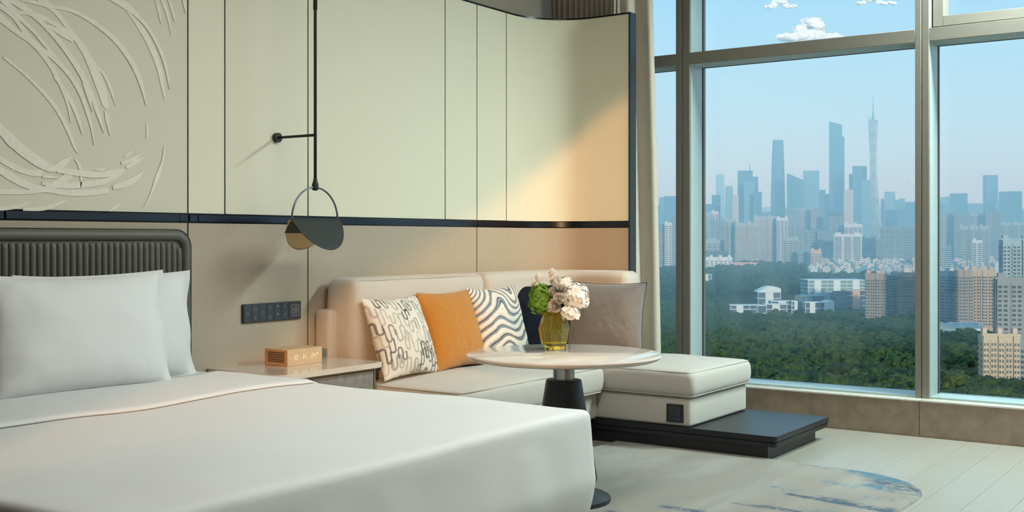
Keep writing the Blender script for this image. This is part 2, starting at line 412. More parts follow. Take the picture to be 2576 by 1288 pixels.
for k, st in enumerate(STROKES):
    q = catmull(st); V = []; F = []; th = .0026 + .00025*(k % 7)
    for i, p in enumerate(q):
        t = q[min(i + 1, len(q) - 1)] - q[max(i - 1, 0)]; t = t[:2]/max(1e-6, np.linalg.norm(t[:2])); nrm = np.array([-t[1], t[0]])
        w = max(1.2, p[2])*.5*(1 + .10*(random.random() - .5))
        for s in (-1, 1):
            c = (p[:2] + nrm*w*s)/2.3; g = onY(c[0], c[1], YP - .0002)
            V.append(g); V.append(g + Vector((0, -th, 0)))
    n = len(q)
    for i in range(n - 1):
        a = i*4; b = a + 4
        F += [(a + 1, a + 3, b + 3, b + 1), (a, a + 1, b + 1, b), (a + 3, a + 2, b + 2, b + 3)]
    F += [(0, 2, 3, 1), (4*n - 4, 4*n - 3, 4*n - 1, 4*n - 2)]
    mk('relief_stroke', V, F, m_stroke, art)

# ---- window wall: stone plinth, sill, mullions, transoms, panes
wall_right = structure(thing('wall_right', None, None, (XPL, 0, 0)))
ZS = .223
for a, b in ((YF, -1.2), (-1.2, .36), (.36, 1.93), (1.93, 3.5), (3.5, YW)):
    box('plinth_slab', XPL, XPL + .05, a + .0012, b - .0012, .012, ZS, m_stone, wall_right, bev=.0015, seg=1)
    box('sill_slab', XPL - .004, XMU + .03, a + .0008, b - .0008, ZS, ZS + .012, m_sill, wall_right, bev=.002, seg=1)
box('plinth_core', XPL + .05, XGL + .15, YF, YW, 0, ZS, m_plaster, wall_right)
box('plinth_joint', XPL + .002, XPL + .06, YF, YW, 0, .012, m_stone, wall_right)
box('bulkhead', XMU, XGL + .15, YF, YW, 3.3, CEIL, m_plaster, wall_right)
mull_y = [(3.556, 3.666), (1.889, 1.976), (.28, .37), (-1.38, -1.29)]
def bay(n, y0, y1, zt, sash=False):
    w = structure(thing('window_%d' % n, None, None, (XMU, (y0 + y1)/2, ZS)))
    box('bottom_rail', XMU + .01, XGL + .05, y0, y1, ZS, ZS + .024, m_alul, w)
    box('transom', XMU, XGL + .04, y0, y1, zt, zt + .083, m_alu, w, bev=.002, seg=1)
    box('transom_lit_soffit', XMU + .004, XGL - .006, y0, y1, zt - .003, zt + .01, m_alul, w)  # underside strip, paler for the daylight falling on it
    box('top_rail', XMU, XGL + .04, y0, y1, 3.22, 3.30, m_alu, w)
    box('pane', XGL, XGL + .012, y0, y1, ZS + .024, zt, m_pane, w)
    box('pane', XGL, XGL + .012, y0, y1, zt + .083, 3.22, m_pane, w)
    for z0, z1 in ((ZS + .024, zt), (zt + .083, 3.22)):
        for yy in (y0, y1 - .006): box('gasket', XGL - .016, XGL + .002, yy, yy + .006, z0, z1, m_gasket, w)
        box('gasket', XGL - .014, XGL + .002, y0, y1, z1 - .005, z1, m_gasket, w)
    if sash:
        ya, yb, za, zb = y0 + .012, y1 - .012, zt + .095, 3.21
        s = .062
        for q in ((ya, ya + s, za, zb), (yb - s, yb, za, zb), (ya + s, yb - s, za, za + s), (ya + s, yb - s, zb - s, zb)):
            box('sash_rail', XMU + .045, XGL - .01, q[0], q[1], q[2], q[3], m_alu, w, bev=.0015, seg=1)
    return w
def mullion(w, y0, y1):
    ym = y0 + (y1 - y0)*.53
    box('mullion', XMU, XGL + .05, ym + .002, y1, ZS, 3.32, m_alu, w, bev=.002, seg=1)
    box('mullion', XMU, XGL + .05, y0, ym - .002, ZS, 3.32, m_alu, w, bev=.002, seg=1)
    box('mullion_joint', XMU + .008, XGL, ym - .003, ym + .003, ZS, 3.32, m_gasket, w)
    box('mullion_lit_face', XMU + .012, XGL - .004, y0 - .003, y0 + .004, ZS + .012, 3.3, m_alul, w)  # side strip, daylight on the reveal put into its paler colour
ZTR = 2.509
w1 = bay(1, 3.666, YW, ZTR); mullion(w1, *mull_y[0])
w2 = bay(2, 1.976, 3.556, ZTR); mullion(w2, *mull_y[1])
w3 = bay(3, .37, 1.889, ZTR, sash=True); mullion(w3, *mull_y[2])
w5 = bay(5, -1.29, .28, ZTR); mullion(w5, *mull_y[3])

# ---- fill panels added at the ceiling, out of view, to brighten the room
def fill_panel(x0, x1, y0, y1, label, mat):
    t = thing('fill_panel', label, 'light', ((x0 + x1)/2, (y0 + y1)/2, CEIL))
    box('fill_emitter', x0, x1, y0, y1, CEIL - .02, CEIL - .012, mat, t)
    for q in ((x0 - .03, x0, y0 - .03, y1 + .03), (x1, x1 + .03, y0 - .03, y1 + .03), (x0, x1, y0 - .03, y0), (x0, x1, y1, y1 + .03)):
        box('trim', q[0], q[1], q[2], q[3], CEIL - .03, CEIL + .001, m_alul, t)
fill_panel(6.95, 7.32, -1.45, 1.7, 'long added daylight-white fill panel along the window wall, out of view', emat('daylight_fill', (.80, 1.0, .96), FILL_WINDOW))
fill_panel(2.4, 4.6, 1.25, 1.75, 'added white fill panel in front of the bed foot, out of view', emat('white_fill', (1.0, .98, .94), FILL_BED))
# ================================================================== CURTAINS
m_drape = pmat('oat_drape', (.60, .53, .43), .85, var=.08, vscale=120, bump=.2, bscale=400, sheen=.2)
m_sheer = pmat('pleated_blind_cloth', (.47, .41, .33), .9, var=.1, vscale=150, bump=.2, bscale=300)
def curtain(name, label, p0, p1, z0, z1, folds, amp, mat, lean=(0, 0), sharp=0, ncol=None, group=None):
    a = Vector(p0); b = Vector(p1); d = (b - a); L = d.length; t = d.normalized(); nr = Vector((-t.y, t.x)); nu = folds*14 + 1; nv = 9
    th = .006; V = []; F = []
    for side in (0, 1):
        for i in range(nu):
            s = i/(nu - 1); ph = s*folds*2*PI
            w = math.sin(ph); w = math.copysign(abs(w)**(1 - sharp*.5), w)
            for j in range(nv):
                q = j/(nv - 1); k = .75 + .35*(1 - q); z = z0 + (z1 - z0)*q
                o = amp*w*k + .012*math.sin(s*9 + q*4) + side*th
                p = a + t*(s*L) + nr*o + Vector(lean)*((1 - q)*s)
                V.append((p.x, p.y, z))
    m = nu*nv
    for i in range(nu - 1):
        for j in range(nv - 1):
            q = i*nv + j; F.append((q, q + nv, q + nv + 1, q + 1)); F.append((m + q, m + q + 1, m + q + nv + 1, m + q + nv))
    for j in range(nv - 1):
        F.append((j, j + 1, m + j + 1, m + j)); q = (nu - 1)*nv + j; F.append((q, m + q, m + q + 1, q + 1))
    o = mk(name, V, F, mat, None, True); return tag(o, label, 'curtain', group)
curtain('pleated_curtain', 'brown-beige closely pleated curtain stacked in the corner behind the curved panel', (7.02, 4.50), (7.04, 3.93), .01, 3.5, 13, .022, m_sheer, sharp=.6)
curtain('window_drape', 'heavy oat-coloured drape hanging between curved panel and window', (7.00, 3.96), (7.17, 3.752), .01, 3.5, 2, .035, m_drape, lean=(.03, -.075))
# unseen swag added over the high window; hem slanted to shape the sun patch
def swag():
    p = [(-4.5, 3.52), (.25, 3.52)]; V = []; F = []; n = 60; Y0 = YF + .05
    for s in (0, 1):
        for i in range(n + 1):
            x = -4.5 + 4.75*i/n; zb = 3.45 + (x - .09)*.404
            for j in range(5):
                q = j/4; V.append((x, Y0 + .02*math.sin(i*1.3)*(1 - q*.5) + s*.012, min(zb, 3.50) + (3.52 - min(zb, 3.50))*q))
    m = (n + 1)*5
    for i in range(n):
        for j in range(4):
            a = i*5 + j; F.append((a, a + 5, a + 6, a + 1)); F.append((m + a, m + a + 1, m + a + 6, m + a + 5))
        a = i*5; F.append((a, m + a, m + a + 5, a + 5))
    tag(mk('sun_cutting_swag', V, F, m_drape, None, True), 'added unseen curtain with hem slanted to cut the sun at the high window', 'curtain')
swag()

# ================================================================== RUG
m_rug = pmat('hand_tufted_wool', (.5, .46, .4), .95, attr='paint', var=.18, vscale=180, bump=.7, bscale=260, bdist=.004, sheen=.3)
def rug():
    ol = [(6.049, 3.40), (6.049, 2.9), (6.049, 2.43)]
    ol += [tuple(onZ(x, y, .013)[:2]) for x, y in ((1995, 1164), (2056, 1171), (2110, 1177), (2150, 1183), (2195, 1190), (2230, 1198), (2258, 1205), (2285, 1214), (2303, 1224), (2315, 1232), (2317, 1240), (2306, 1252), (2288, 1264), (2268, 1276), (2250, 1288))]
    x9, y9 = ol[-1]
    ol += [(x9 - .35, y9 - .12), (x9 - .8, y9 - .17), (x9 - 1.35, y9 - .15), (x9 - 1.8, y9 + .05), (x9 - 2.05, y9 + .4), (3.75, 2.5), (3.75, 3.0), (3.9, 3.36), (4.4, 3.42), (5.2, 3.41)]
    P = np.array(ol); seg = np.r_[P, P[:1]]; ln = np.r_[0, np.cumsum(np.linalg.norm(np.diff(seg, axis=0), axis=1))]
    na, nr = 720, 84; s = np.linspace(0, ln[-1], na, endpoint=False); O = np.c_[np.interp(s, ln, seg[:, 0]), np.interp(s, ln, seg[:, 1])]
    c = np.array([4.9, 2.3]); V = []
    for k in range(nr):
        q = min(1, (k + .0)/(nr - 4)); z = .014 if k < nr - 4 else (.0135, .012, .008, .0)[k - (nr - 4)]; g = (0, .003, .006, .007)[max(0, k - (nr - 4))]
        d = O - c; V.append(np.c_[c + d*q + d/np.linalg.norm(d, axis=1)[:, None]*(g if k > 0 else 0), np.full(na, z)])
    V = np.concatenate(V); F = []
    for k in range(nr - 1):
        for i in range(na):
            a = k*na + i; b = k*na + (i + 1) % na; F.append((a, b, b + na, a + na))
    x, y = V[:, 0], V[:, 1]
    base = np.array(srgb(140, 132, 121)); pale = np.array(srgb(160, 156, 147)); grey = np.array(srgb(118, 120, 116)); blue = np.array(srgb(12, 62, 88)); teal = np.array(srgb(38, 104, 128))
    n1 = fbm(x*1.6, y*5, 3); n2 = fbm(x*4, y*14, 5); n3 = fbm(x*60, y*60, 8, 2)
    C = base + (pale - base)*np.clip((n1 - .35)*2.4, 0, 1)[:, None]; C = C + (grey - C)*(np.clip((n2 - .42)*2.2, 0, 1)*.6)[:, None]
    def streak(p0, p1, w, dens, colr):
        nonlocal C; w *= 1.6; dens += .2
        a = np.array(onZ(*p0, .014)[:2]); b = np.array(onZ(*p1, .014)[:2]); d = b - a; t = np.clip(((x - a[0])*d[0] + (y - a[1])*d[1])/(d @ d), 0, 1)
        ds = np.hypot(x - a[0] - t*d[0], y - a[1] - t*d[1]); m = np.clip(1.25 - ds/(w*(.6 + .8*fbm(t*9, t*0 + w*50, 4))), 0, 1)*np.clip(dens + (n3 - .5)*2.4 + (n2 - .5), 0, 1)
        C = C + (colr - C)*np.clip(m*1.3, 0, 1)[:, None]
    streak((1985, 1243), (2250, 1290), .020, .85, blue); streak((2060, 1251), (2235, 1283), .03, .6, blue)
    streak((1925, 1274), (2100, 1304), .022, .85, blue); streak((1668, 1274), (1755, 1287), .022, .85, blue); streak((1535, 1286), (1580, 1296), .02, .8, blue)
    streak((1850, 1265), (1915, 1276), .018, .55, blue); streak((2040, 1285), (2200, 1310), .03, .5, teal)
    streak((2240, 1212), (2300, 1236), .075, .85, blue); streak((2160, 1186), (2290, 1216), .05, .75, teal); streak((2190, 1222), (2290, 1240), .045, .6, teal)
    streak((2200, 1255), (2290, 1255), .04, .35, teal); streak((2050, 1172), (2180, 1190), .03, .35, teal); streak((1935, 1220), (1990, 1232), .03, .3, teal); streak((2080, 1212), (2130, 1222), .03, .3, teal)
    me = meshd('area_rug', V, F, True); vcol(me, np.clip(C, 0, 1)); o = link('area_rug', me, None, m_rug)
    tag(o, 'grey-beige hand-tufted rug with blue streaks and a rounded end on the floor', 'rug')
rug()

# ================================================================== PLATFORM AND SOFA
m_dark = pmat('black_stained_oak', (.018, .019, .021), .38, var=.3, vscale=8, stretch=(1, 14, 1), bump=.06, bscale=60)
pf = thing('platform', 'low black wooden platform with grooved edge under the sofa', 'platform', (6.45, 3.2, 0))
prism('top_board', rounded_rect(6.035, 6.918, 2.372, 3.745, (0, 0, .025, .012), 5), .108, .14, m_dark, pf, bev=.004)
prism('lower_board', rounded_rect(6.040, 6.912, 2.378, 3.745, (0, 0, .025, .012), 5), .078, .102, m_dark, pf, bev=.003)
box('groove', 6.046, 6.905, 2.385, 3.745, .10, .11, m_black, pf)
box('base', 6.052, 6.823, 2.428, 3.74, 0, .08, m_dark, pf); box('base', 6.052, 6.70, 3.74, 4.2, 0, .14, m_dark, pf)
box('base', 4.62, 6.052, 3.56, 4.3, 0, .14, m_dark, pf)

def weave(name, col):
    m = pmat(name, col, .85, var=.12, vscale=500, sheen=.25); nt = m.node_tree; N = nt.nodes; L = nt.links
    tc = N.new('ShaderNodeTexCoord'); mp = N.new('ShaderNodeMapping'); mp.inputs['Rotation'].default_value = (.5, .6, .785); L.new(tc.outputs['Object'], mp.inputs[0])
    ck = N.new('ShaderNodeTexVoronoi'); ck.inputs['Scale'].default_value = 260; L.new(mp.outputs[0], ck.inputs['Vector'])
    nz = N.new('ShaderNodeTexNoise'); nz.inputs['Scale'].default_value = 14; nz.inputs['Detail'].default_value = 3; L.new(tc.outputs['Object'], nz.inputs['Vector'])
    b1 = N.new('ShaderNodeBump'); b1.inputs['Strength'].default_value = .25; b1.inputs['Distance'].default_value = .002; L.new(ck.outputs['Distance'], b1.inputs['Height'])
    b2 = N.new('ShaderNodeBump'); b2.inputs['Strength'].default_value = .25; b2.inputs['Distance'].default_value = .01; L.new(nz.outputs[0], b2.inputs['Height']); L.new(b1.outputs[0], b2.inputs['Normal'])
    L.new(b2.outputs[0], N['Principled BSDF'].inputs['Normal']); return m
m_sofa = weave('oat_sofa_weave', (.53, .485, .425))
m_pipe = pmat('sofa_piping', (.44, .40, .35), .85)
sf = thing('corner_sofa', 'L-shaped oat fabric corner sofa with chaise against the panelling', 'sofa', (5.6, 3.8, .14))
def piped(o, x0, x1, y0, y1, zz, r, ins):
    pts = [(x, y, zz) for x, y in rounded_rect(x0 + ins, x1 - ins, y0 + ins, y1 - ins, r, 6)]
    return tube('piping', pts, .0042, m_pipe, o, 6, True)
cushion('base', 4.58, 6.04, 3.53, 4.43, .14, .306, .022, m_sofa, sf)
cushion('base', 6.045, 6.885, 2.905, 3.745, .14, .316, .022, m_sofa, sf)
cushion('base', 6.04, 6.76, 3.745, 4.20, .14, .312, .022, m_sofa, sf)
s1 = cushion('seat_cushion', 4.565, 6.025, 3.475, 4.26, .302, .468, .038, m_sofa, sf, crown=.028, n=26, bulge=.012, wob=.004)
piped(s1, 4.565, 6.025, 3.475, 4.26, .459, .03, .009); piped(s1, 4.565, 6.025, 3.475, 4.26, .313, .03, .004)
s2 = cushion('seat_cushion', 6.03, 6.905, 2.885, 3.745, .312, .470, .038, m_sofa, sf, crown=.034, n=24, bulge=.014, wob=.004)
piped(s2, 6.03, 6.905, 2.885, 3.745, .461, .03, .009); piped(s2, 6.03, 6.905, 2.885, 3.745, .323, .03, .004)
cushion('seat_cushion', 6.03, 6.62, 3.748, 4.24, .305, .470, .035, m_sofa, sf, crown=.02)
cushion('back_frame', 4.50, 4.62, 4.325, 4.445, .14, .862, .03, m_sofa, sf)
b1 = cushion('back_cushion', 4.565, 5.785, 4.20, 4.425, .44, 1.035, .055, m_sofa, sf, n=24, bulge=.014, wob=.004)
pts = [(x, 4.216, z) for x, z in rounded_rect(4.58, 5.77, .46, 1.02, .05, 6)]; tube('piping', pts, .0036, m_pipe, b1, 6, True)
def sweep_cushion(name, path, th, z0, z1, r, mat, parent):
    hz = (z1 - z0)/2; zc = (z0 + z1)/2; P = [Vector(p) for p in path]; V = []; F = []; k = 5
    rows = []
    t0 = (P[1] - P[0]).normalized(); t1 = (P[-1] - P[-2]).normalized()
    for i in range(k): a = PI/2*i/k; rows.append((P[0] + t0*r*(1 - math.cos(a)), r*(1 - math.sin(a)), t0))
    for i, p in enumerate(P[1:-1]): rows.append((p, 0, (P[i + 2] - P[i]).normalized()))
    for i in range(k - 1, -1, -1): a = PI/2*i/k; rows.append((P[-1] - t1*r*(1 - math.cos(a)), r*(1 - math.sin(a)), t1))
    m = 0
    for p, ins, t in rows:
        nr = Vector((-t.y, t.x)); hw = th/2 - ins; hh = hz - ins; rr = max(.004, r - ins)
        ring = rounded_rect(-hw, hw, -hh, hh, min(rr, hw*.98), 6); m = len(ring)
        for a, b in ring: V.append((p.x + nr.x*a, p.y + nr.y*a, zc + b))
    for i in range(len(rows) - 1):
        for j in range(m): a = i*m + j; b = i*m + (j + 1) % m; F.append((a, b, b + m, a + m))
    F.append(tuple(range(m - 1, -1, -1))); F.append(tuple(range((len(rows) - 1)*m, len(rows)*m)))
    bm = bmesh.new(); vv = [bm.verts.new(v) for v in V]
    for f in F: bm.faces.new([vv[i] for i in f])
    return bmk(name, bm, mat, parent, True, 60)
ccx, ccy, rc = 6.735 - .30, 4.312 - .30, .30
path = [(5.80, 4.312), (5.95, 4.312), (6.1, 4.312), (6.3, 4.312)] + [(ccx + rc*math.cos(PI/2*(1 - k/10)), ccy + rc*math.sin(PI/2*(1 - k/10))) for k in range(0, 11)] + [(6.735, 3.9), (6.735, 3.8), (6.735, 3.66)]
sweep_cushion('back_cushion', path, .225, .44, 1.035, .055, m_sofa, sf)
# socket let into the chaise base
m_plate = pmat('black_plastic', (.02, .022, .024), .35); m_key = pmat('dark_glass_key', (.045, .052, .060), .3, metal=.2); m_ink = pmat('white_print', (.35, .36, .37), .5); m_slot = pmat('slot_black', (.003, .003, .003), .6)
so = box('power_socket', 6.037, 6.05, 2.948, 3.058, .163, .272, m_plate, sf, bev=.004)
box('socket_insert', 6.0345, 6.04, 2.966, 3.040, .180, .255, m_key, so, bev=.002)
def slots(o, f):
    for a, b, w, h, r in ((-.014, .022, .004, .012, 0), (-.002, .022, .004, .012, 0), (.022, .022, .004, .012, 0), (-.008, -.006, .004, .012, 0), (-.017, -.024, .004, .012, .5), (.003, -.024, .004, .012, -.5), (.022, -.020, .006, .017, 0)):
        bm = bmesh.new(); bm_box(bm, -w/2, w/2, -.0006, .0006, -h/2, h/2, Matrix.Rotation(r, 4, 'Y')); bmesh.ops.transform(bm, matrix=f(a, b), verts=bm.verts); bmk('socket_slot', bm, m_slot, o)
slots(so, lambda a, b: Matrix.Translation((6.0342, 3.003 - a, .218 + b)) @ Matrix.Rotation(-PI/2, 4, 'Z'))

# ---- throw pillows
def pillow_mesh(name, w, h, T, n, pinch=.07, seed=1, wr=.006, power=2.2, flange=0):
    u = np.linspace(-1, 1, n); U, Vv = np.meshgrid(u, u, indexing='ij'); verts = []
    for s in (-1, 1):
        X = U*(1 - pinch*(1 - Vv**2)**1.0*np.abs(U)**2); Z = Vv*(1 - pinch*(1 - U**2)*np.abs(Vv)**2)
        th = T*.5*((1 - np.abs(U)**power)*(1 - np.abs(Vv)**power))**.52
        nz = (fbm(U*2.2 + seed*3 + s, Vv*2.2 + seed, seed) - .47)*2*wr + (fbm(U*6 + seed, Vv*6, seed + 9) - .47)*wr*.7
        Y = s*(th + nz*np.clip(th/(T*.2), 0, 1)); verts.append(np.stack([X*w/2, Y, Z*h/2 + h/2], -1).reshape(-1, 3))
    V = np.concatenate(verts); F = []
    for s in (0, 1):
        for i in range(n - 1):
            for j in range(n - 1):
                a = s*n*n + i*n + j; q = (a, a + n, a + n + 1, a + 1); F.append(q if s == 0 else q[::-1])
    bm_me = meshd(name, V, F, True); return bm_me, U.ravel(), Vv.ravel()
def place(o, cx, cy, z0, yaw, lean, roll=0):
    o.matrix_world = Matrix.Translation((cx, cy, z0)) @ Matrix.Rotation(yaw, 4, 'Z') @ Matrix.Rotation(-lean, 4, 'X') @ Matrix.Rotation(roll, 4, 'Y')
def weld(me):
    bm = bmesh.new(); bm.from_mesh(me); bmesh.ops.remove_doubles(bm, verts=bm.verts, dist=1e-5); bm.to_mesh(me); bm.free(); me.shade_smooth()
def piping_for(me, n, w, h, pinch, mat, o, r=.004):
    t = np.linspace(-1, 1, 40); P = []
    for U, Vv in ((t, -1 + 0*t), (1 + 0*t, t), (-t, 1 + 0*t), (-1 + 0*t, -t)):
        for a, b in zip(U[:-1], Vv[:-1]): P.append((a*(1 - pinch*(1 - b*b)*a*a)*w/2, 0, b*(1 - pinch*(1 - a*a)*b*b)*h/2 + h/2))
    return tube('piping', P, r, mat, o, 6, True)
def paint_pillow(name, label, w, h, T, n, colfn, mat, seed, pinch=.07, piping=None, group=None):
    me, U, Vv = pillow_mesh(name, w, h, T, n, pinch, seed)
    if colfn is not None: c = colfn(U, Vv); vcol(me, np.concatenate([c, c]))
    o = link(name, me, None, mat); tag(o, label, 'cushion', group)
    if piping: piping_for(me, n, w, h, pinch, piping, o)
    return o
def loops(U, V):
    rr = np.random.default_rng(11); white = np.array(srgb(212, 207, 196)); C = np.tile(white, (len(U), 1)); X = U*.25; Z = V*.23
    C *= (1 - .05*(fbm(U*8, V*8, 2) - .5))[:, None]
    cols = [srgb(30, 28, 28), srgb(96, 94, 92), srgb(140, 136, 128), srgb(176, 164, 146), srgb(70, 66, 64), srgb(160, 156, 150)]
    for k in range(63):
        x0 = -.25 + (k % 9)*.062 + rr.uniform(-.012, .012); z0 = -.25 + (k//9)*.082 + rr.uniform(-.02, .02); R = rr.uniform(.013, .018); L = rr.uniform(.03, .062); up = 1 if rr.random() < .5 else -1
        pts = []; t = np.linspace(0, 1, 10)
        pts += [(x0 - R, z0 + up*L*(1 - q)) for q in t]; pts += [(x0 - R*math.cos(a), z0 - up*R*math.sin(a)) for a in np.linspace(0, PI, 14)]
        pts += [(x0 + R, z0 + up*L*q) for q in t]
        if rr.random() < .75:
            x1 = x0 + 2*R; zz = z0 + up*L; pts += [(x1 - R*math.cos(a), zz + up*R*math.sin(a)) for a in np.linspace(0, PI, 14)]; pts += [(x1 + R, zz - up*L*.7*q) for q in t]
        P = np.array(pts); d = np.full(len(X), 9.); pw = rr.uniform(.0048, .0080)
        for p in P[::1]: d = np.minimum(d, np.hypot(X - p[0], Z - p[1]))
        c = np.array(cols[rr.integers(len(cols))]); m = np.clip((pw - d)/.0015, 0, 1)*(.75 + .5*fbm(X*90, Z*90, k))
        m = np.clip(m, 0, 1); inner = np.clip((.0016 - np.abs(d - .001))/.001, 0, 1)*.35
        C = C + (c - C)*(m*(1 - inner))[:, None]
    return np.clip(C, 0, 1)
def marble(U, V):
    x = U*1.2; y = V*1.2
    wx = fbm(x*.75 + 3, y*.75 + 1, 21, 2)*2 - .75; wy = fbm(x*.75 + 8, y*.75 + 5, 22, 2)*2 - .75
    f = (y*1.7 - x*.5 + 2.0*wx + .7*np.sin(x*2.6 + 2.2*wy)); g = f*7.0 + .35*fbm(x*9, y*9, 5)
    s = .5 + .5*np.sin(g*2.0); fine = .5 + .5*np.sin(g*8 + 3*wx + 2*wy)
    cream = np.array(srgb(222, 210, 196)); navy = np.array(srgb(36, 52, 74)); teal = np.array(srgb(58, 96, 118))
    w = np.clip((s - .58)*5, 0, 1)*(.55 + .45*fine) + np.clip((fine - .62)*4, 0, 1)*.55*np.clip(s*1.5 + .15*fbm(x*3, y*3, 31), 0, 1); w = np.clip(w, 0, 1)
    dk = navy + (teal - navy)*np.clip((fbm(x*2, y*2, 9) - .35)*3, 0, 1)[:, None]
    return cream + (dk - cream)*w[:, None]
def chev(U, V):
    c = np.array(srgb(15, 17, 32)); z = (V*26 + np.abs(((U*9) % 2) - 1)*1.6) % 1; return c*(1 - .45*(z < .3))[:, None]
def quilt(U, V):
    a = (U*7 + V*4); b = (U*3 - V*7); k = (np.floor(a*.8) + np.floor(b*.6)) % 3; s = np.where(k == 0, np.sin((U + V*.6)*95), np.where(k == 1, np.sin((U*.8 - V)*15), np.sin((U*.5 + V)*90)))
    c = np.array(srgb(112, 109, 106)); return c*(1 + .10*s*(k != 1) + .05*(fbm(U*3, V*3, 3) - .5))[:, None]
m_print = pmat('printed_cotton', (.8, .78, .72), .8, attr='paint', bump=.2, bscale=500, sheen=.15)
m_vel = pmat('velvet_quilt', (.3, .28, .25), .55, attr='paint', bump=.3, bscale=90, bdist=.003, stretch=(1, 1, 3), sheen=.5)
m_navy = pmat('navy_jacquard', (.02, .02, .03), .8, attr='paint', bump=.2, bscale=300, spec=.2)
m_boucle = pmat('ochre_boucle', (.55, .215, .018), .95, var=.28, vscale=160, bump=.9, bscale=210, bdist=.006, sheen=.3)
m_greypipe = pmat('dark_grey_piping', (.06, .055, .05), .6)
o = paint_pillow('throw_pillow', 'white cushion printed with black and grey loops on the sofa', .50, .47, .17, 150, loops, m_print, 2); place(o, 4.84, 4.015, .485, .04, .36)
o = paint_pillow('throw_pillow', 'ochre-orange boucle cushion next to the loop-printed one', .52, .48, .17, 70, None, m_boucle, 3); place(o, 5.32, 4.03, .485, .03, .32)
o = paint_pillow('throw_pillow', 'cream cushion with navy marbled waves beside the orange one', .52, .48, .16, 170, marble, m_print, 4); place(o, 5.81, 4.05, .485, .0, .27)
o = paint_pillow('throw_pillow', 'dark navy cushion in the sofa corner behind the flowers', .48, .475, .15, 110, chev, m_navy, 5); place(o, 6.30, 4.09, .485, -.32, .22)
o = paint_pillow('throw_pillow', 'grey quilted velvet cushion with piped edge at the chaise end', .53, .49, .17, 130, quilt, m_vel, 6, piping=m_greypipe); place(o, 6.46, 3.73, .485, -1.36, .22)
# ================================================================== BED
m_sheet = pmat('white_cotton', (.69, .685, .67), .75, var=.03, vscale=4, bump=.12, bscale=18, bdist=.006, sheen=.15)
m_leather = pmat('taupe_leather', (.105, .095, .080), .5, var=.1, vscale=40, bump=.12, bscale=250)
BX0, BX1, BY0 = 1.52, 3.585, 2.125
bd = thing('bed', 'king-size bed base and mattress under white bedding', 'bed', (2.55, 3.2, 0))
cushion('bed_base', BX0 + .08, BX1 - .09, BY0 + .1, 4.33, .05, .34, .02, m_leather, bd)
cushion('mattress', BX0 + .06, BX1 - .07, BY0 + .075, 4.33, .34, .575, .05, m_sheet, bd)
for x in (BX0 + .2, BX1 - .25):
    for y in (BY0 + .25, 4.1): box('leg', x, x + .06, y, y + .06, 0, .06, m_black, bd)
def duvet_fn(g, u):
    x, y, z = g
    n = mnoise.noise(Vector((x*1.7, y*1.7, 0)))*.010 + mnoise.noise(Vector((x*5, y*5, 3)))*.003
    if u.z > -.2: z += n*max(0, u.z)
    k = max(0, -u.z)                                # the skirt tucks in towards the floor
    x -= u.x*max(0, abs(u.x) - .8)/.2*(.055*k*k - .012*(1 - abs(u.z))); y -= u.y*max(0, abs(u.y) - .8)/.2*(.05*k*k - .02*(1 - abs(u.z)))
    if u.z < .6 and (abs(u.x) > .95 or abs(u.y) > .95):
        w = mnoise.noise(Vector((x*6, y*6, z*1.5)))*.012*(1 - max(u.z, 0)); x += w*(abs(u.x) > .95); y += w*(abs(u.y) > .95)
    return (x, y, z)
dv = cushion('duvet', BX0, BX1 + .005, BY0 - .005, 4.33, .11, .622, .030, m_sheet, None, n=80, fn=duvet_fn)
tag(dv, 'plain white duvet spread over the bed with turned-down top', 'duvet')
# turned-down band
nb_x, nb_y = 70, 18; V = []; F = []
for k in (0, 1):
    for i in range(nb_x):
        s = i/(nb_x - 1)
        L = (BX1 - BX0) + .30; d = s*L                      # runs across the top and hangs down the side
        for j in range(nb_y):
            q = j/(nb_y - 1); y = 3.505 + q*.62 + .012*mnoise.noise(Vector((d*2, 0, 5)))*(1 - q)
            x = BX0 + d; r = .04
            if x < BX1 - r: z = .622; xo = x
            else:
                a = (x - (BX1 - r))/r
                if a < PI/2: xo = BX1 - r + r*math.sin(a); z = .622 - r*(1 - math.cos(a))
                else: xo = BX1; z = .622 - r - (x - (BX1 - r) - r*PI/2)
            nn = mnoise.noise(Vector((xo*1.7, y*1.7, 0)))*.010 + mnoise.noise(Vector((xo*5, y*5, 3)))*.003
            lift = (.012 if k else .002)*(min(1, q*12 + .25)) + .006*math.exp(-q*9)*k
            if x < BX1 - r: V.append((xo, y, z + nn + lift + .002))
            else: V.append((xo + lift + .012, y, z + nn*max(0, 1 - a) + lift*.3))
m = nb_x*nb_y
for i in range(nb_x - 1):
    for j in range(nb_y - 1):
        a = i*nb_y + j; F.append((a, a + 1, a + nb_y + 1, a + nb_y)); F.append((m + a, m + a + nb_y, m + a + nb_y + 1, m + a + 1))
    a = i*nb_y; F.append((a, a + nb_y, m + a + nb_y, m + a)); a += nb_y - 1; F.append((a, m + a, m + a + nb_y, a + nb_y))
for j in range(nb_y - 1):
    a = (nb_x - 1)*nb_y + j; F.append((a, a + 1, m + a + 1, m + a))
mk('turned_down_band', V, F, m_sheet, dv, True)
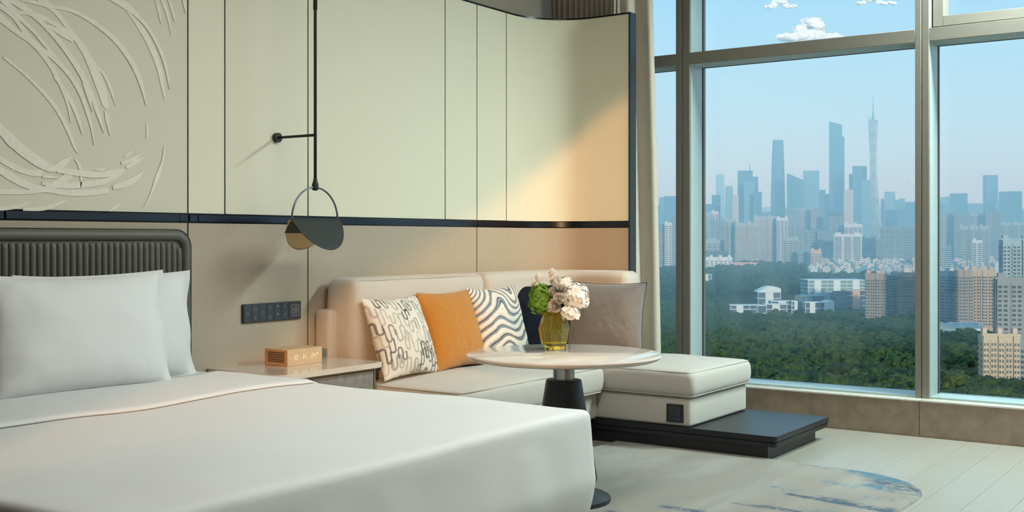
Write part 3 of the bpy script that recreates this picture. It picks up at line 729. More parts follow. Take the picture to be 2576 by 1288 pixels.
# pillows with flat flanged edge
def bed_pillow(label, w, h, T, seed, cx, cy, z0, yaw, lean, group=None):
    n = 70; u = np.linspace(-1, 1, n); U, Vv = np.meshgrid(u, u, indexing='ij'); f = .075; vs = []
    for s in (-1, 1):
        Ui = np.clip(np.abs(U)/(1 - f), 0, 1); Vi = np.clip(np.abs(Vv)/(1 - f*.6), 0, 1)
        th = T*.5*((1 - Ui**2.6)*(1 - Vi**2.6))**.5 + .0025
        X = U*(1 - .05*(1 - Vv**2)*U**2); Z = Vv*(1 - .07*(1 - U**2)*(Vv > 0)*Vv**2)
        wr = (fbm(U*1.6 + seed*3, Vv*1.6 + seed, seed, 3) - .44)*.022 + (fbm(U*6 + seed, Vv*2.4, seed + 5, 3) - .44)*.014*np.clip(np.abs(Vv) + np.abs(U) - .5, 0, 1)
        edge = np.clip(np.abs(U) - .86, 0, 1)/.14; wave = edge*.012*np.sin(Vv*6 + seed*2)
        Y = s*(th + wr*np.clip(th/(T*.25), 0, 1)) + wave; X = X + edge*.008*np.sin(Vv*5 + seed)
        vs.append(np.stack([X*w/2, Y, Z*h/2 + h/2], -1).reshape(-1, 3))
    V = np.concatenate(vs); F = []
    for s in (0, 1):
        for i in range(n - 1):
            for j in range(n - 1): a = s*n*n + i*n + j; q = (a, a + n, a + n + 1, a + 1); F.append(q if s == 0 else q[::-1])
    rim = [(i*n) for i in range(n)] + [(n - 1)*n + j for j in range(1, n)] + [i*n + n - 1 for i in range(n - 2, -1, -1)] + [j for j in range(n - 2, 0, -1)]
    for a, b in zip(rim, rim[1:] + rim[:1]): F.append((a, a + n*n, b + n*n, b))
    o = link('bed_pillow', meshd('bed_pillow', V, F, True), None, m_sheet); tag(o, label, 'pillow', group); place(o, cx, cy, z0, yaw, lean); return o
bed_pillow('white bed pillow in front, leaning on the pillow behind it', .88, .50, .20, 3, 2.80, 4.06, .62, 0, .17)
bed_pillow('white bed pillow behind, against the ribbed headboard', .90, .49, .17, 6, 3.06, 4.235, .615, 0, .10)

# headboard: padded frame and upright channels
hb = thing('headboard', 'taupe leather headboard with upright padded channels and rounded corners', 'headboard', (2.55, 4.41, .1))
HX0, HX1, HZ1 = 1.50, 3.605, 1.298
prism('board', rounded_rect(HX0, HX1, .12, HZ1, (.09, .09, .0, .0), 10), YP - .07, YP - .003, m_leather, hb, axis='Y', bev=.012)
out = rounded_rect(HX0 + .035, HX1 - .035, .3, HZ1 - .03, (.07, .07, .0, .0), 10)
tube('frame_roll', [(x, YP - .066, z) for x, z in out], .027, m_leather, hb, 10, True)
tube('edge_piping', [(x, YP - .068, z) for x, z in rounded_rect(HX0 + .003, HX1 - .003, .3, HZ1 - .003, (.088, .088, 0, 0), 10)], .0035, m_black, hb, 6, True)
RW = .0318; x = HX1 - .075
ribs = {}
def rib_mesh(zt):
    zt = round(zt, 3)
    if zt in ribs: return ribs[zt]
    V = []; F = []; n = 7; zs = [.40, zt - .03, zt - .018, zt - .008, zt - .002, zt]; sc = [1, 1, .93, .78, .5, .15]
    for z, s in zip(zs, sc):
        for k in range(n):
            a = PI*k/(n - 1); V.append((-RW/2*math.cos(a)*(1 if s > .9 else max(.7, s + .2)), -.013*math.sin(a)*s, z))
    for i in range(len(zs) - 1):
        for k in range(n - 1): a = i*n + k; F.append((a, a + n, a + n + 1, a + 1))
    F.append(tuple(range((len(zs) - 1)*n, len(zs)*n)))
    me = meshd('channel', V, F, True); me.materials.append(m_leather); ribs[zt] = me; return me
k = 0
while x > HX0 + .07:
    dx = (HX1 - .06) - x; drop = .05*max(0, 1 - dx/.055)**2 if dx < .055 else 0
    o = link('channel', rib_mesh(HZ1 - .062 - drop), hb); o.matrix_parent_inverse = Matrix.Identity(4); o.location = Vector((x - 2.55, YP - .0685 - 4.41, -.1)); x -= RW; k += 1

# ================================================================== NIGHTSTAND, CLOCK, SWITCHES
m_marble = pmat('cream_marble', (.64, .60, .53), .08, var=.3, vscale=4, col2=(.55, .49, .42), detail=10, coat=.5)
m_shag = pmat('grey_shagreen', (.23, .21, .185), .55, var=.35, vscale=26, col2=(.16, .145, .125), bump=.2, bscale=60)
m_brass = pmat('dull_brass', (.34, .25, .13), .35, metal=.9)
ns = thing('nightstand', 'marble-topped nightstand with grey shagreen drawer beside the bed', 'nightstand', (4.14, 4.18, 0))
prism('top', rounded_rect(3.755, 4.50, 3.925, 4.447, (.0, .012, .05, .04), 8), .578, .605, m_marble, ns, bev=.006)
prism('top_trim', rounded_rect(3.768, 4.487, 3.94, 4.447, (.0, .01, .04, .035), 6), .571, .5785, m_brass, ns)
box('body', 3.785, 4.47, 3.965, 4.447, .1, .572, m_shag, ns)
d = box('drawer', 3.80, 4.44, 3.952, 3.966, .36, .563, m_shag, ns, bev=.002); box('drawer', 3.80, 4.44, 3.952, 3.966, .14, .35, m_shag, ns, bev=.002)
box('edge_trim', 4.444, 4.450, 3.950, 3.966, .1, .57, m_brass, ns); box('edge_trim', 3.79, 3.796, 3.950, 3.966, .1, .57, m_brass, ns)
box('plinth', 3.82, 4.44, 4.0, 4.44, 0, .1, m_black, ns)

m_beech = pmat('light_beech', (.62, .44, .26), .45, var=.22, vscale=18, stretch=(1, 6, 26)); m_beech2 = pmat('end_grain_beech', (.50, .28, .13), .5, var=.25, vscale=18, stretch=(6, 1, 30))
m_led = emat('amber_led', (1.0, .50, .08), .5)
ck = thing('alarm_clock', 'pale wooden box clock showing 10:14 and 24 degrees on the nightstand', 'clock', (4.165, 4.26, .605))
box('case', 4.045, 4.292, 4.178, 4.343, .6052, .688, m_beech, ck, bev=.0012, seg=1)
box('grille_panel', 4.0425, 4.046, 4.180, 4.341, .607, .686, m_beech2, ck)
for k in range(6): z = .6235 + k*.0092; box('grille_slot', 4.0418, 4.044, 4.199, 4.318, z, z + .0042, m_slot, ck)
for k, dx in enumerate((-.03, 0, .03)): box('touch_mark', 4.165 + dx - .008, 4.165 + dx + .008, 4.25, 4.256, .6879, .6883, m_beech2, ck)
def digit(ch, x, z, h, w):
    S = {'0': 'abcdef', '1': 'bc', '4': 'fgbc', '2': 'abged', 'C': 'adef', 'o': 'abgf'}[ch]; t = .0016
    seg = {'a': (0, w, h - t, h), 'd': (0, w, 0, t), 'g': (0, w, h/2 - t/2, h/2 + t/2), 'b': (w - t, w, h/2, h), 'c': (w - t, w, 0, h/2), 'f': (0, t, h/2, h), 'e': (0, t, 0, h/2)}
    bm = bmesh.new()
    for s in S: a = seg[s]; bm_box(bm, x + a[0], x + a[1], 4.1774, 4.1782, z + a[2], z + a[3])
    bmk('led_digit', bm, m_led, ck)
for ch, x in (('1', 4.083), ('0', 4.102), ('1', 4.142), ('4', 4.160), ('2', 4.213), ('4', 4.232)): digit(ch, x, .632, .026, .014)
for zz in (.638, .650): box('led_colon', 4.1335, 4.1355, 4.1774, 4.1782, zz, zz + .002, m_led, ck)
digit('o', 4.249, .650, .008, .005); digit('C', 4.257, .645, .013, .008)

sw = thing('switch_panel', 'black wall panel of six touch switches and a socket above the nightstand', 'switch panel', (4.188, YP, .865))
box('back_plate', 3.982, 4.395, YP - .012, YP - .0005, .8165, .913, m_plate, sw, bev=.0015, seg=1)
for k in range(6):
    x0 = 3.988 + k*.0525; kk = box('switch_key', x0, x0 + .0508, YP - .0145, YP - .011, .8185, .911, m_key, sw, bev=.001, seg=1)
    def icon(cx, cz, kind):
        bm = bmesh.new()
        if kind == 'ring':
            for j in range(12):
                a = 2*PI*j/12; bm_box(bm, -.0016, .0016, -.0003, .0003, -.0006, .0006, Matrix.Translation((cx + .0065*math.cos(a), YP - .0147, cz + .0065*math.sin(a))) @ Matrix.Rotation(-a + PI/2, 4, 'Y'))
        elif kind == 'bar':
            for dz, w in ((.004, .005), (0, .003), (-.004, .005)): bm_box(bm, cx - w, cx + w, YP - .0149, YP - .0144, cz + dz - .0007, cz + dz + .0007)
        elif kind == 'sun':
            for j in range(8):
                a = PI*j/4; bm_box(bm, .003, .0062, -.0003, .0003, -.0005, .0005, Matrix.Translation((cx, YP - .0147, cz)) @ Matrix.Rotation(a, 4, 'Y'))
        else:
            bm_box(bm, cx - .006, cx + .006, YP - .0149, YP - .0144, cz + .003, cz + .0055); bm_box(bm, cx - .006, cx - .003, YP - .0149, YP - .0144, cz - .003, cz + .003); bm_box(bm, cx + .003, cx + .006, YP - .0149, YP - .0144, cz - .003, cz + .003)
        bmk('icon', bm, m_ink, kk)
    xc = x0 + .0254
    for cz, kd in {0: ((.863, 'ring'),), 1: ((.887, 'ring'), (.838, 'bar')), 2: ((.866, 'ring'),), 3: ((.889, 'sun'), (.839, 'ring')), 4: ((.891, 'lamp'), (.850, 'lamp')), 5: ((.889, 'bar'), (.846, 'bar'))}[k]: icon(xc, cz, kd)
sk = box('socket', 4.304, 4.394, YP - .0145, YP - .011, .8185, .911, m_key, sw, bev=.001, seg=1)
m_insert = pmat('grey_socket_face', (.10, .10, .10), .45)
box('socket_insert', 4.319, 4.381, YP - .0155, YP - .014, .834, .898, m_insert, sk)
slots(sk, lambda a, b: Matrix.Translation((4.345 + a, YP - .0158, .865 + b*.85)))

# ================================================================== PENDANT READING LAMP ON ITS WALL ARM
m_lampblk = pmat('soft_black_paint', (.028, .030, .027), .55, spec=.3); m_lampin = pmat('brass_inside', (.50, .36, .19), .42, metal=.5)
LX, LY, LZ = 4.223, 4.16, 1.79
sl = thing('wall_lamp', 'black wall lamp with ring-hung folded disc shade beside the headboard', 'lamp', (LX, YP, LZ))
def disc(name, c, ax, r, h, mat, parent, n=28):
    V, F = tube_geo([Vector(c), Vector(c) + Vector(ax)*h], r, n); return mk(name, V, F, mat, parent, True)
cy_ = disc('wall_rose', (LX, YP, LZ), (0, -1, 0), .026, .022, m_lampblk, sl); cy_.data.set_sharp_from_angle(angle=.7)
tube('arm', [(LX, YP - .02, LZ), (LX, LY, LZ)], .0075, m_lampblk, sl)
tube('rod', [(LX, LY, 1.535), (LX, LY, CEIL)], .0085, m_lampblk, sl); tube('rod_sleeve', [(LX, LY, 2.44), (LX, LY, CEIL)], .0112, m_lampblk, sl)
lathe('ceiling_rose', [(0, 0), (.05, 0), (.05, -.02), (.0, -.02)], (LX, LY, CEIL), m_lampblk, sl, 24)
ZC, RR = 1.352, .166
lathe('joint', [(0, .045), (.0105, .045), (.013, .03), (.018, .018), (.018, -.006), (.012, -.014), (0, -.014)], (LX, LY, ZC + RR - .002), m_lampblk, sl, 12, angle=25)
m_ring = pmat('gunmetal', (.16, .17, .175), .3, metal=.9)
tube('ring', [(LX + RR*math.cos(a), LY, ZC + RR*math.sin(a)) for a in np.linspace(-.08, PI + .08, 40)], .005, m_ring, sl, 8)
def flap(sgn):
    R = .178; nu, nv = 36, 16; half = .172; V = []
    for side in (0, 1):
        for i in range(nu):
            x = -R*.985 + 2*R*.985*i/(nu - 1)
            dmax = math.sqrt(max(1e-6, R*R - x*x)) + .022*(1 - (x/R)**2)
            for j in range(nv):
                s = dmax*j/(nv - 1); rb = .02; ph = math.radians(33)      # slant from the vertical
                if s < rb*1.2: a = s/rb; yy = rb*math.sin(a)*.9; zz = -rb*(1 - math.cos(a))
                else:
                    a = 1.2; yy = rb*math.sin(a)*.9 + (s - rb*a)*math.sin(ph); zz = -rb*(1 - math.cos(a)) - (s - rb*a)*math.cos(ph)
                nrm = Vector((0, math.cos(ph), math.sin(ph)))*(.0016*side)
                V.append((LX + x, LY - sgn*(yy + nrm.y), ZC + zz + nrm.z + .002))
    F = []; m = nu*nv
    for i in range(nu - 1):
        for j in range(nv - 1):
            a = i*nv + j; F.append((a, a + nv, a + nv + 1, a + 1)); F.append((m + a, m + a + 1, m + a + nv + 1, m + a + nv))
        a = i*nv + nv - 1; F.append((a, a + nv, m + a + nv, m + a))
    me = meshd('shade_flap', V, F, True); me.materials.append(m_lampblk); me.materials.append(m_lampin)
    for p in me.polygons:
        if p.index % 1 == 0 and all(v < m for v in p.vertices): p.material_index = 1
    return link('shade_flap', me, sl)
flap(1); flap(-1)
box('light_bar', LX - .10, LX + .10, LY - .014, LY + .014, ZC - .016, ZC - .004, m_lampblk, sl)
m_dim = pmat('dark_band', (.02, .018, .016), .5)
# upper inside of the far flap is a dark holder
ph = math.radians(33)
V = []
for x in (-.165, .165):
    for s in (.012, .078):
        V.append((LX + x*(.98 if s > .05 else .96), LY + .017 + s*math.sin(ph) - .006, ZC - .006 - s*math.cos(ph)))
bm = bmesh.new(); vv = [bm.verts.new(v) for v in V] + [bm.verts.new((v[0], v[1] + .003, v[2] + .002)) for v in V]
for q in ((0, 1, 3, 2), (4, 6, 7, 5), (0, 4, 5, 1), (2, 3, 7, 6), (0, 2, 6, 4), (1, 5, 7, 3)): bm.faces.new([vv[i] for i in q])
bmk('holder_plate', bm, m_dim, sl)

# ================================================================== TABLE, VASE, FLOWERS
TX, TY, TZ, TR = 4.53, 2.834, .71, .4635
m_tmarb = pmat('veined_white_marble', (.72, .68, .62), .05, var=.5, vscale=3.2, col2=(.60, .53, .46), detail=12, stretch=(1, 2.2, 1))
m_steel = pmat('brushed_steel', (.33, .32, .31), .25, metal=1, var=.2, vscale=10, stretch=(1, 1, 40)); m_ebony = pmat('ebonised_wood', (.020, .022, .024), .4, var=.2, vscale=10, stretch=(8, 8, 1), bump=.1, bscale=80)
tb = thing('round_table', 'round marble table on a steel and black turned pedestal', 'table', (TX, TY, 0))
lathe('table_top', [(0, -.034), (TR - .075, -.034), (TR - .035, -.029), (TR - .012, -.021), (TR - .002, -.013), (TR, -.008), (TR - .002, -.003), (TR - .008, 0), (0, 0)], (TX, TY, TZ), m_tmarb, tb, 96)
lathe('steel_column', [(.0, .68), (.051, .678), (.051, .575), (.062, .573), (.064, .566), (0, .566)], (TX, TY, 0), m_steel, tb, 40)
lathe('pedestal', [(0, .571), (.080, .571), (.084, .568), (.086, .558), (.158, .115), (.158, .10), (.145, .075), (.12, .055), (0, .055)], (TX, TY, .014), m_ebony, tb, 56)
lathe('foot', [(0, .055), (.125, .055), (.16, .040), (.205, .028), (.221, .020), (.223, .010), (.221, 0), (0, 0)], (TX, TY, .0145), m_ebony, tb, 64)

VX, VY = 4.665, 2.972; RV = Vector((SA, -CA, 0)); FV = Vector((CA, SA, 0)); PXM = 512.0
def vp(x, y, dep=0): return Vector((VX, VY, TZ)) + RV*((x - 1396)/PXM) + Vector((0, 0, 1))*((878 - y)/PXM) + FV*dep
m_vase = pmat('amber_glass', (1.0, .87, .14), .0, trans=.91, ior=1.45)
def vase():
    prof = [(.050, 0), (.066, .032), (.0785, .10), (.064, .152), (.050, .186)]; n = 9; bm = bmesh.new(); R = []
    def ring(r, z, ph): return [bm.verts.new((VX + r*math.cos(2*PI*(j + ph)/n), VY + r*math.sin(2*PI*(j + ph)/n), TZ + .0006 + z)) for j in range(n)]
    outer = [ring(r, z, 0) for i, (r, z) in enumerate(prof)]; inner = [ring(r - .0065, max(z, .020), 0) for i, (r, z) in enumerate(prof)]
    def skin(A, ph, flip):
        for i in range(len(A) - 1):
            a, b = A[i], A[i + 1]; sh = 0 if i % 2 == 0 else 1
            for j in range(n):
                t = [(a[j], a[(j + 1) % n], b[(j + 1) % n], b[j])]
                for q in t: bm.faces.new(q if not flip else q[::-1])
    skin(outer, 0, False); skin(inner, 0, True); bm.faces.new(outer[0][::-1]); bm.faces.new(inner[0])
    for j in range(n): bm.faces.new((outer[-1][j], outer[-1][(j + 1) % n], inner[-1][(j + 1) % n], inner[-1][j]))
    o = bmk('glass_vase', bm, m_vase); tag(o, 'faceted amber glass vase on the round marble table', 'vase')
vase()
m_stem = pmat('green_stem', (.10, .19, .03), .5); m_white = pmat('white_petal', (.86, .86, .82), .6, var=.06, vscale=60, rand=.04); m_green = pmat('lime_floret', (.14, .30, .018), .55, var=.3, vscale=90, rand=.25); m_rose = pmat('cream_rose_petal', (.93, .91, .86), .55, var=.08, vscale=40, rand=.05)
m_bud = pmat('pale_green_bud', (.45, .55, .25), .6)
def floret_mesh(name, mat, r):
    V = []; F = []
    for k in range(4):
        a0 = PI/2*k; c = Vector((math.cos(a0), math.sin(a0), 0)); s = Vector((-math.sin(a0), math.cos(a0), 0)); b = len(V)
        for (u, w, z) in ((.02, 0, 0), (.35, .42, .05), (.35, -.42, .05), (.8, .5, .16), (.8, -.5, .16), (.62, 0, .02), (1.1, .2, .10), (1.1, -.2, .10)):
            p = c*(u*r) + s*(w*r); V.append((p.x, p.y, z*r))
        F += [(b, b + 2, b + 5), (b, b + 5, b + 1), (b + 1, b + 5, b + 3), (b + 2, b + 4, b + 5), (b + 5, b + 4, b + 7), (b + 5, b + 7, b + 6), (b + 5, b + 6, b + 3)]
    me = meshd(name, V, F, True); me.materials.append(mat); return me
fl_w = floret_mesh('floret', m_white, .0135); fl_g = floret_mesh('floret', m_green, .0125)
NECK = Vector((VX, VY, TZ + .175)); stem_k = 0
def stem(t, top, mat=m_stem, r=.0022):
    global stem_k
    a = stem_k*2.4; stem_k += 1; rr = .03 + .012*(stem_k % 3); nk = NECK + Vector((math.cos(a), math.sin(a), 0))*.018
    bt = Vector((VX - math.cos(a)*rr, VY - math.sin(a)*rr, TZ + .035 + .02*(stem_k % 3)))
    mid = (Vector(top) + nk)/2 + Vector((0, 0, .01)); pts = catmull([tuple(top), tuple(mid), tuple(nk), tuple((nk + bt)/2), tuple(bt)], 4)
    tube('stem', [Vector(p) for p in pts], r, mat, t, 7)
def hydrangea(label, c, rx, rz, me, nfl, name, seed, below=-.75):
    t = thing(name, label, 'flower', tuple(c)); rr = random.Random(seed); V = []
    core = lathe('bloom_core', [(0, -rz*.72), (rx*.5, -rz*.5), (rx*.76, 0), (rx*.55, rz*.5), (0, rz*.74)], c, me.materials[0], t, 12)
    for k in range(nfl):
        z = 1 - (k + .5)*(1 - below)/nfl; a = k*2.39996; q = math.sqrt(max(0, 1 - z*z)); d = Vector((q*math.cos(a), q*math.sin(a), z)); lump = 1 + .12*math.sin(a*3 + z*5 + seed)
        o = bpy.data.objects.new('floret', me); COL.objects.link(o); o.parent = t
        p = Vector((d.x*rx, d.y*rx, d.z*rz))*lump*rr.uniform(.9, 1.04)
        rot = (Vector((d.x, d.y, d.z*rx/rz)).normalized()).to_track_quat('Z', 'Y').to_matrix().to_4x4()
        o.matrix_local = Matrix.Translation(p) @ rot @ Matrix.Rotation(rr.uniform(0, 6), 4, 'Z') @ Matrix.Rotation(rr.uniform(-.45, .45), 4, 'X') @ Matrix.Scale(rr.uniform(.85, 1.2), 4)
    stem(t, c - Vector((0, 0, rz*.5)), r=.003)
hydrangea('large round white hydrangea on the side away from the green one', vp(1450, 748, .0), .060, .066, fl_w, 120, 'white_hydrangea', 1)
hydrangea('smaller white hydrangea drooping over the vase rim', vp(1434, 787, -.030), .046, .034, fl_w, 70, 'white_hydrangea', 2)
hydrangea('small white hydrangea cluster behind the roses', vp(1424, 713, .03), .03, .028, fl_w, 36, 'white_hydrangea', 3)
hydrangea('lime-green hydrangea hanging over the vase side', vp(1360, 751, -.02), .053, .074, fl_g, 120, 'green_hydrangea', 4, below=-.95)
def petal_mesh():
    V = []; F = []; n, m = 5, 5                                # a cupped petal, base at the origin, opening along +Z
    for i in range(m):
        s = i/(m - 1); w = (.55 + .55*math.sin(PI*min(1, s*.8 + .1)))
        for j in range(n):
            a = (-.5 + j/(n - 1))*2.5*w; rad = .62 + .42*s - .10*s*s*s; V.append((rad*math.cos(a), rad*math.sin(a), s*1.15 - .05*(a*a)))
    for i in range(m - 1):
        for j in range(n - 1): a = i*n + j; F.append((a, a + 1, a + n + 1, a + n))
    me = meshd('petal', V, F, True); me.materials.append(m_rose); return me
PET = petal_mesh()
def rose(label, c, r, tilt, seed, n=13, openness=1.0):
    r *= 1.36; n += 5
    t = thing('rose', label, 'flower', tuple(c)); rr = random.Random(seed); ax = Vector(tilt).normalized().to_track_quat('Z', 'Y').to_matrix().to_4x4()
    for k in range(n):
        s = .16 + .84*(k/(n - 1))**.85; o = bpy.data.objects.new('petal', PET); COL.objects.link(o); o.parent = t
        o.matrix_local = ax @ Matrix.Translation((0, 0, -r*.55*s)) @ Matrix.Rotation(k*2.2 + seed, 4, 'Z') @ Matrix.Rotation(.20*openness*s, 4, 'Y') @ Matrix.Diagonal((r*s*.72, r*s*.72, r*(1.15 - .25*s*openness), 1))
    lathe('bud_heart', [(0, -.3*r), (r*.16, -.2*r), (r*.12, .02*r), (0, .06*r)], c, m_rose, t, 10)
    stem(t, Vector(c) - Vector((0, 0, r*.5)), r=.0018)
cv = -FV
rose('half-open rose bud standing highest above the green hydrangea', vp(1357, 702, .02), .019, (-.1, 0, 1), 1, 9, .35)
rose('small rose bud low behind the green hydrangea edge', vp(1345, 718, .02), .014, cv*.3 + Vector((0, 0, 1)) - RV*.4, 2, 8, .35)
rose('tall pointed white rose at the top of the bouquet', vp(1391, 692, .015), .023, cv*.3 + Vector((0, 0, 1)), 3, 12, .6)
rose('round white rose just below the tallest rose', vp(1398, 709, -.015), .026, cv*.8 + Vector((0, 0, .8)), 4)
rose('tight ball-shaped white rose in the bouquet middle', vp(1412, 725, -.035), .024, cv + Vector((0, 0, .3)), 5, 12, .6)
rose('small frilled white rose touching the green hydrangea', vp(1390, 734, -.03), .022, cv + Vector((0, 0, .2)) - RV*.4, 6)
rose('wide flat white rose under the ball-shaped rose', vp(1408, 749, -.045), .028, cv + Vector((0, 0, .1)), 7, 14, 1.1)
rose('fully open white rose hanging at the vase mouth', vp(1394, 768, -.04), .033, cv + Vector((0, 0, .05)) - RV*.3, 8, 15, 1.2)
# ================================================================== THE CITY BELOW (real distances: the room is about 90 m up)
FWD = Vector((CA, SA, 0)); RGT = Vector((SA, -CA, 0)); BANG = math.atan2(-CA, SA)
def ground(D): return float(np.interp(D, [0, 1150, 1900, 2400, 3000, 9000], [-90, -90, -73, -61, -58, -58]))
def at(x, D, z=0): p = FWD*D + RGT*((x - CX)/FPX*D); return Vector((p.x, p.y, z))
def zat(y, D): return EYE + (HOR - y)/FPX*D
m_soil = pmat('forest_floor', (.035, .055, .022), .95, var=.5, vscale=.02)
m_town = pmat('town_ground', (.24, .24, .23), .95, var=.4, vscale=.03)
def ground_mesh(name, d0, d1, mat, n=40):
    V = []; F = []; m = 24
    for i in range(n):
        D = d0 + (d1 - d0)*i/(n - 1)
        for j in range(m):
            u = -.9 + 2.4*j/(m - 1); p = FWD*D + RGT*(u*D); V.append((p.x, p.y, ground(D) + (.0 if d0 < 1000 else -1)))
    for i in range(n - 1):
        for j in range(m - 1): a = i*m + j; F.append((a, a + 1, a + m + 1, a + m))
    o = mk(name, V, F, mat, None, True); o['kind'] = 'structure'; return o
ground_mesh('ground_park', 120, 2500, m_soil); ground_mesh('ground_city', 2480, 9500, m_town)

# ---- haze that fills the air over the city
def haze():
    m = bpy.data.materials.new('blue_haze'); m.use_nodes = True; nt = m.node_tree
    for n in list(nt.nodes): nt.nodes.remove(n)
    out = nt.nodes.new('ShaderNodeOutputMaterial'); vs = nt.nodes.new('ShaderNodeVolumeScatter')
    vs.inputs['Color'].default_value = (.44, .80, 1.0, 1); vs.inputs['Density'].default_value = HAZE; vs.inputs['Anisotropy'].default_value = -.12
    nt.links.new(vs.outputs[0], out.inputs['Volume'])
    bm = bmesh.new(); bm_box(bm, -2500, 6500, 680, 9300, -110, 450); o = bmk('haze', bm, m)
    o.rotation_euler = (0, 0, BANG); tag(o, 'thin blue haze lying over park and city', 'haze', kind='stuff')
HAZE = .00034
haze()

# ---- towers
def facade(name, wall, glass, fh=3.4, bw=3.2, fz=.45, fx=.35, rough=.35):
    if name in MATS: return MATS[name]
    m = pmat(name, wall, .7); nt = m.node_tree; N = nt.nodes; L = nt.links; b = N['Principled BSDF']
    tc = N.new('ShaderNodeTexCoord'); sp = N.new('ShaderNodeSeparateXYZ'); L.new(tc.outputs['Object'], sp.inputs[0])
    def M(op, a, bb=None):
        n = N.new('ShaderNodeMath'); n.operation = op
        for k, v in enumerate((a, bb)):
            if v is None: continue
            if isinstance(v, (int, float)): n.inputs[k].default_value = v
            else: L.new(v, n.inputs[k])
        return n.outputs[0]
    h = M('ADD', sp.outputs[0], sp.outputs[1]); a = M('GREATER_THAN', M('FRACT', M('DIVIDE', sp.outputs[2], fh)), fz); c = M('GREATER_THAN', M('FRACT', M('DIVIDE', h, bw)), fx)
    mk_ = M('MULTIPLY', a, c); mix = N.new('ShaderNodeMix'); mix.data_type = 'RGBA'; L.new(mk_, mix.inputs[0]); mix.inputs[6].default_value = (*wall, 1); mix.inputs[7].default_value = (*glass, 1)
    L.new(mix.outputs[2], b.inputs['Base Color']); return m
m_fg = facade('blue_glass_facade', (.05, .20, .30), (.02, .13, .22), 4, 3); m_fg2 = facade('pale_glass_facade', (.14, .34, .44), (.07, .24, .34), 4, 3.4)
m_fd = facade('dark_facade', (.16, .19, .22), (.05, .08, .11), 3.4, 3); m_fp = facade('pale_stone_facade', (.60, .58, .54), (.20, .26, .30), 3.3, 3.0); m_fb = facade('beige_facade', (.52, .45, .38), (.16, .19, .21), 3.2, 3.2); m_fw = facade('white_facade', (.62, .66, .68), (.26, .32, .36), 3.2, 2.8)
m_win = pmat('tower_window_glass', (.055, .085, .11), .25, rand=.25); m_win2 = pmat('tower_window_blue', (.045, .095, .14), .2); m_roof = pmat('flat_roof', (.42, .38, .34), .9)
WALLS = {'grey': pmat('grey_render', (.27, .28, .29), .85), 'beige': pmat('beige_render', (.50, .39, .29), .85), 'white': pmat('white_render', (.58, .65, .69), .85), 'brown': pmat('brown_render', (.33, .28, .25), .85), 'pale': pmat('pale_render', (.31, .40, .45), .85), 'blue': pmat('blue_render', (.17, .28, .35), .8), 'dark': pmat('dark_render', (.09, .15, .175), .8), 'pink': pmat('pink_render', (.58, .40, .34), .85)}
def lp(name, me, t, mat=None):
    o = bpy.data.objects.new(name, me); COL.objects.link(o); o.parent = t
    if mat is not None and not me.materials: me.materials.append(mat)
    return o
def bmo(name, bm, mat, t):
    me = bpy.data.meshes.new(name); bmesh.ops.recalc_face_normals(bm, faces=bm.faces); bm.to_mesh(me); bm.free(); return lp(name, me, t, mat)
def lbox(name, x0, x1, y0, y1, z0, z1, mat, t):
    bm = bmesh.new(); bm_box(bm, x0, x1, y0, y1, z0, z1); return bmo(name, bm, mat, t)
FOOT = [(2160, 2234, 4000, 110)]
def site(name, label, x0, x1, ytop, D, yaw=0, ratio=.8, group=None, cat='building'):
    """an Empty on the ground; returns it with the size that fills the given view of it"""
    for _ in range(40):
        hit = [f for f in FOOT if f[0] < x1 + 2 and f[1] > x0 - 2 and abs(f[2] - D) < (f[3] + max(6, (x1 - x0)/FPX*D*(ratio + .3*abs(math.sin(yaw)))))/2 + 3]
        if not hit: break
        D += 22 if D > 1500 else 8
    FOOT.append((x0, x1, D, max(6, (x1 - x0)/FPX*D*(ratio + .3*abs(math.sin(yaw))))))
    vis = (x1 - x0)/FPX*D; c, s = abs(math.cos(yaw)), abs(math.sin(yaw)); w = vis/(c + ratio*s); d = w*ratio
    g = ground(D) - 1; p = at((x0 + x1)/2, D, g); h = zat(ytop, D) - g
    t = bpy.data.objects.new(name, None); COL.objects.link(t); t.location = p; t.rotation_euler = (0, 0, BANG + yaw - ((x0 + x1)/2 - CX)/FPX*.9); tag(t, label, cat, group); return t, w, d, h
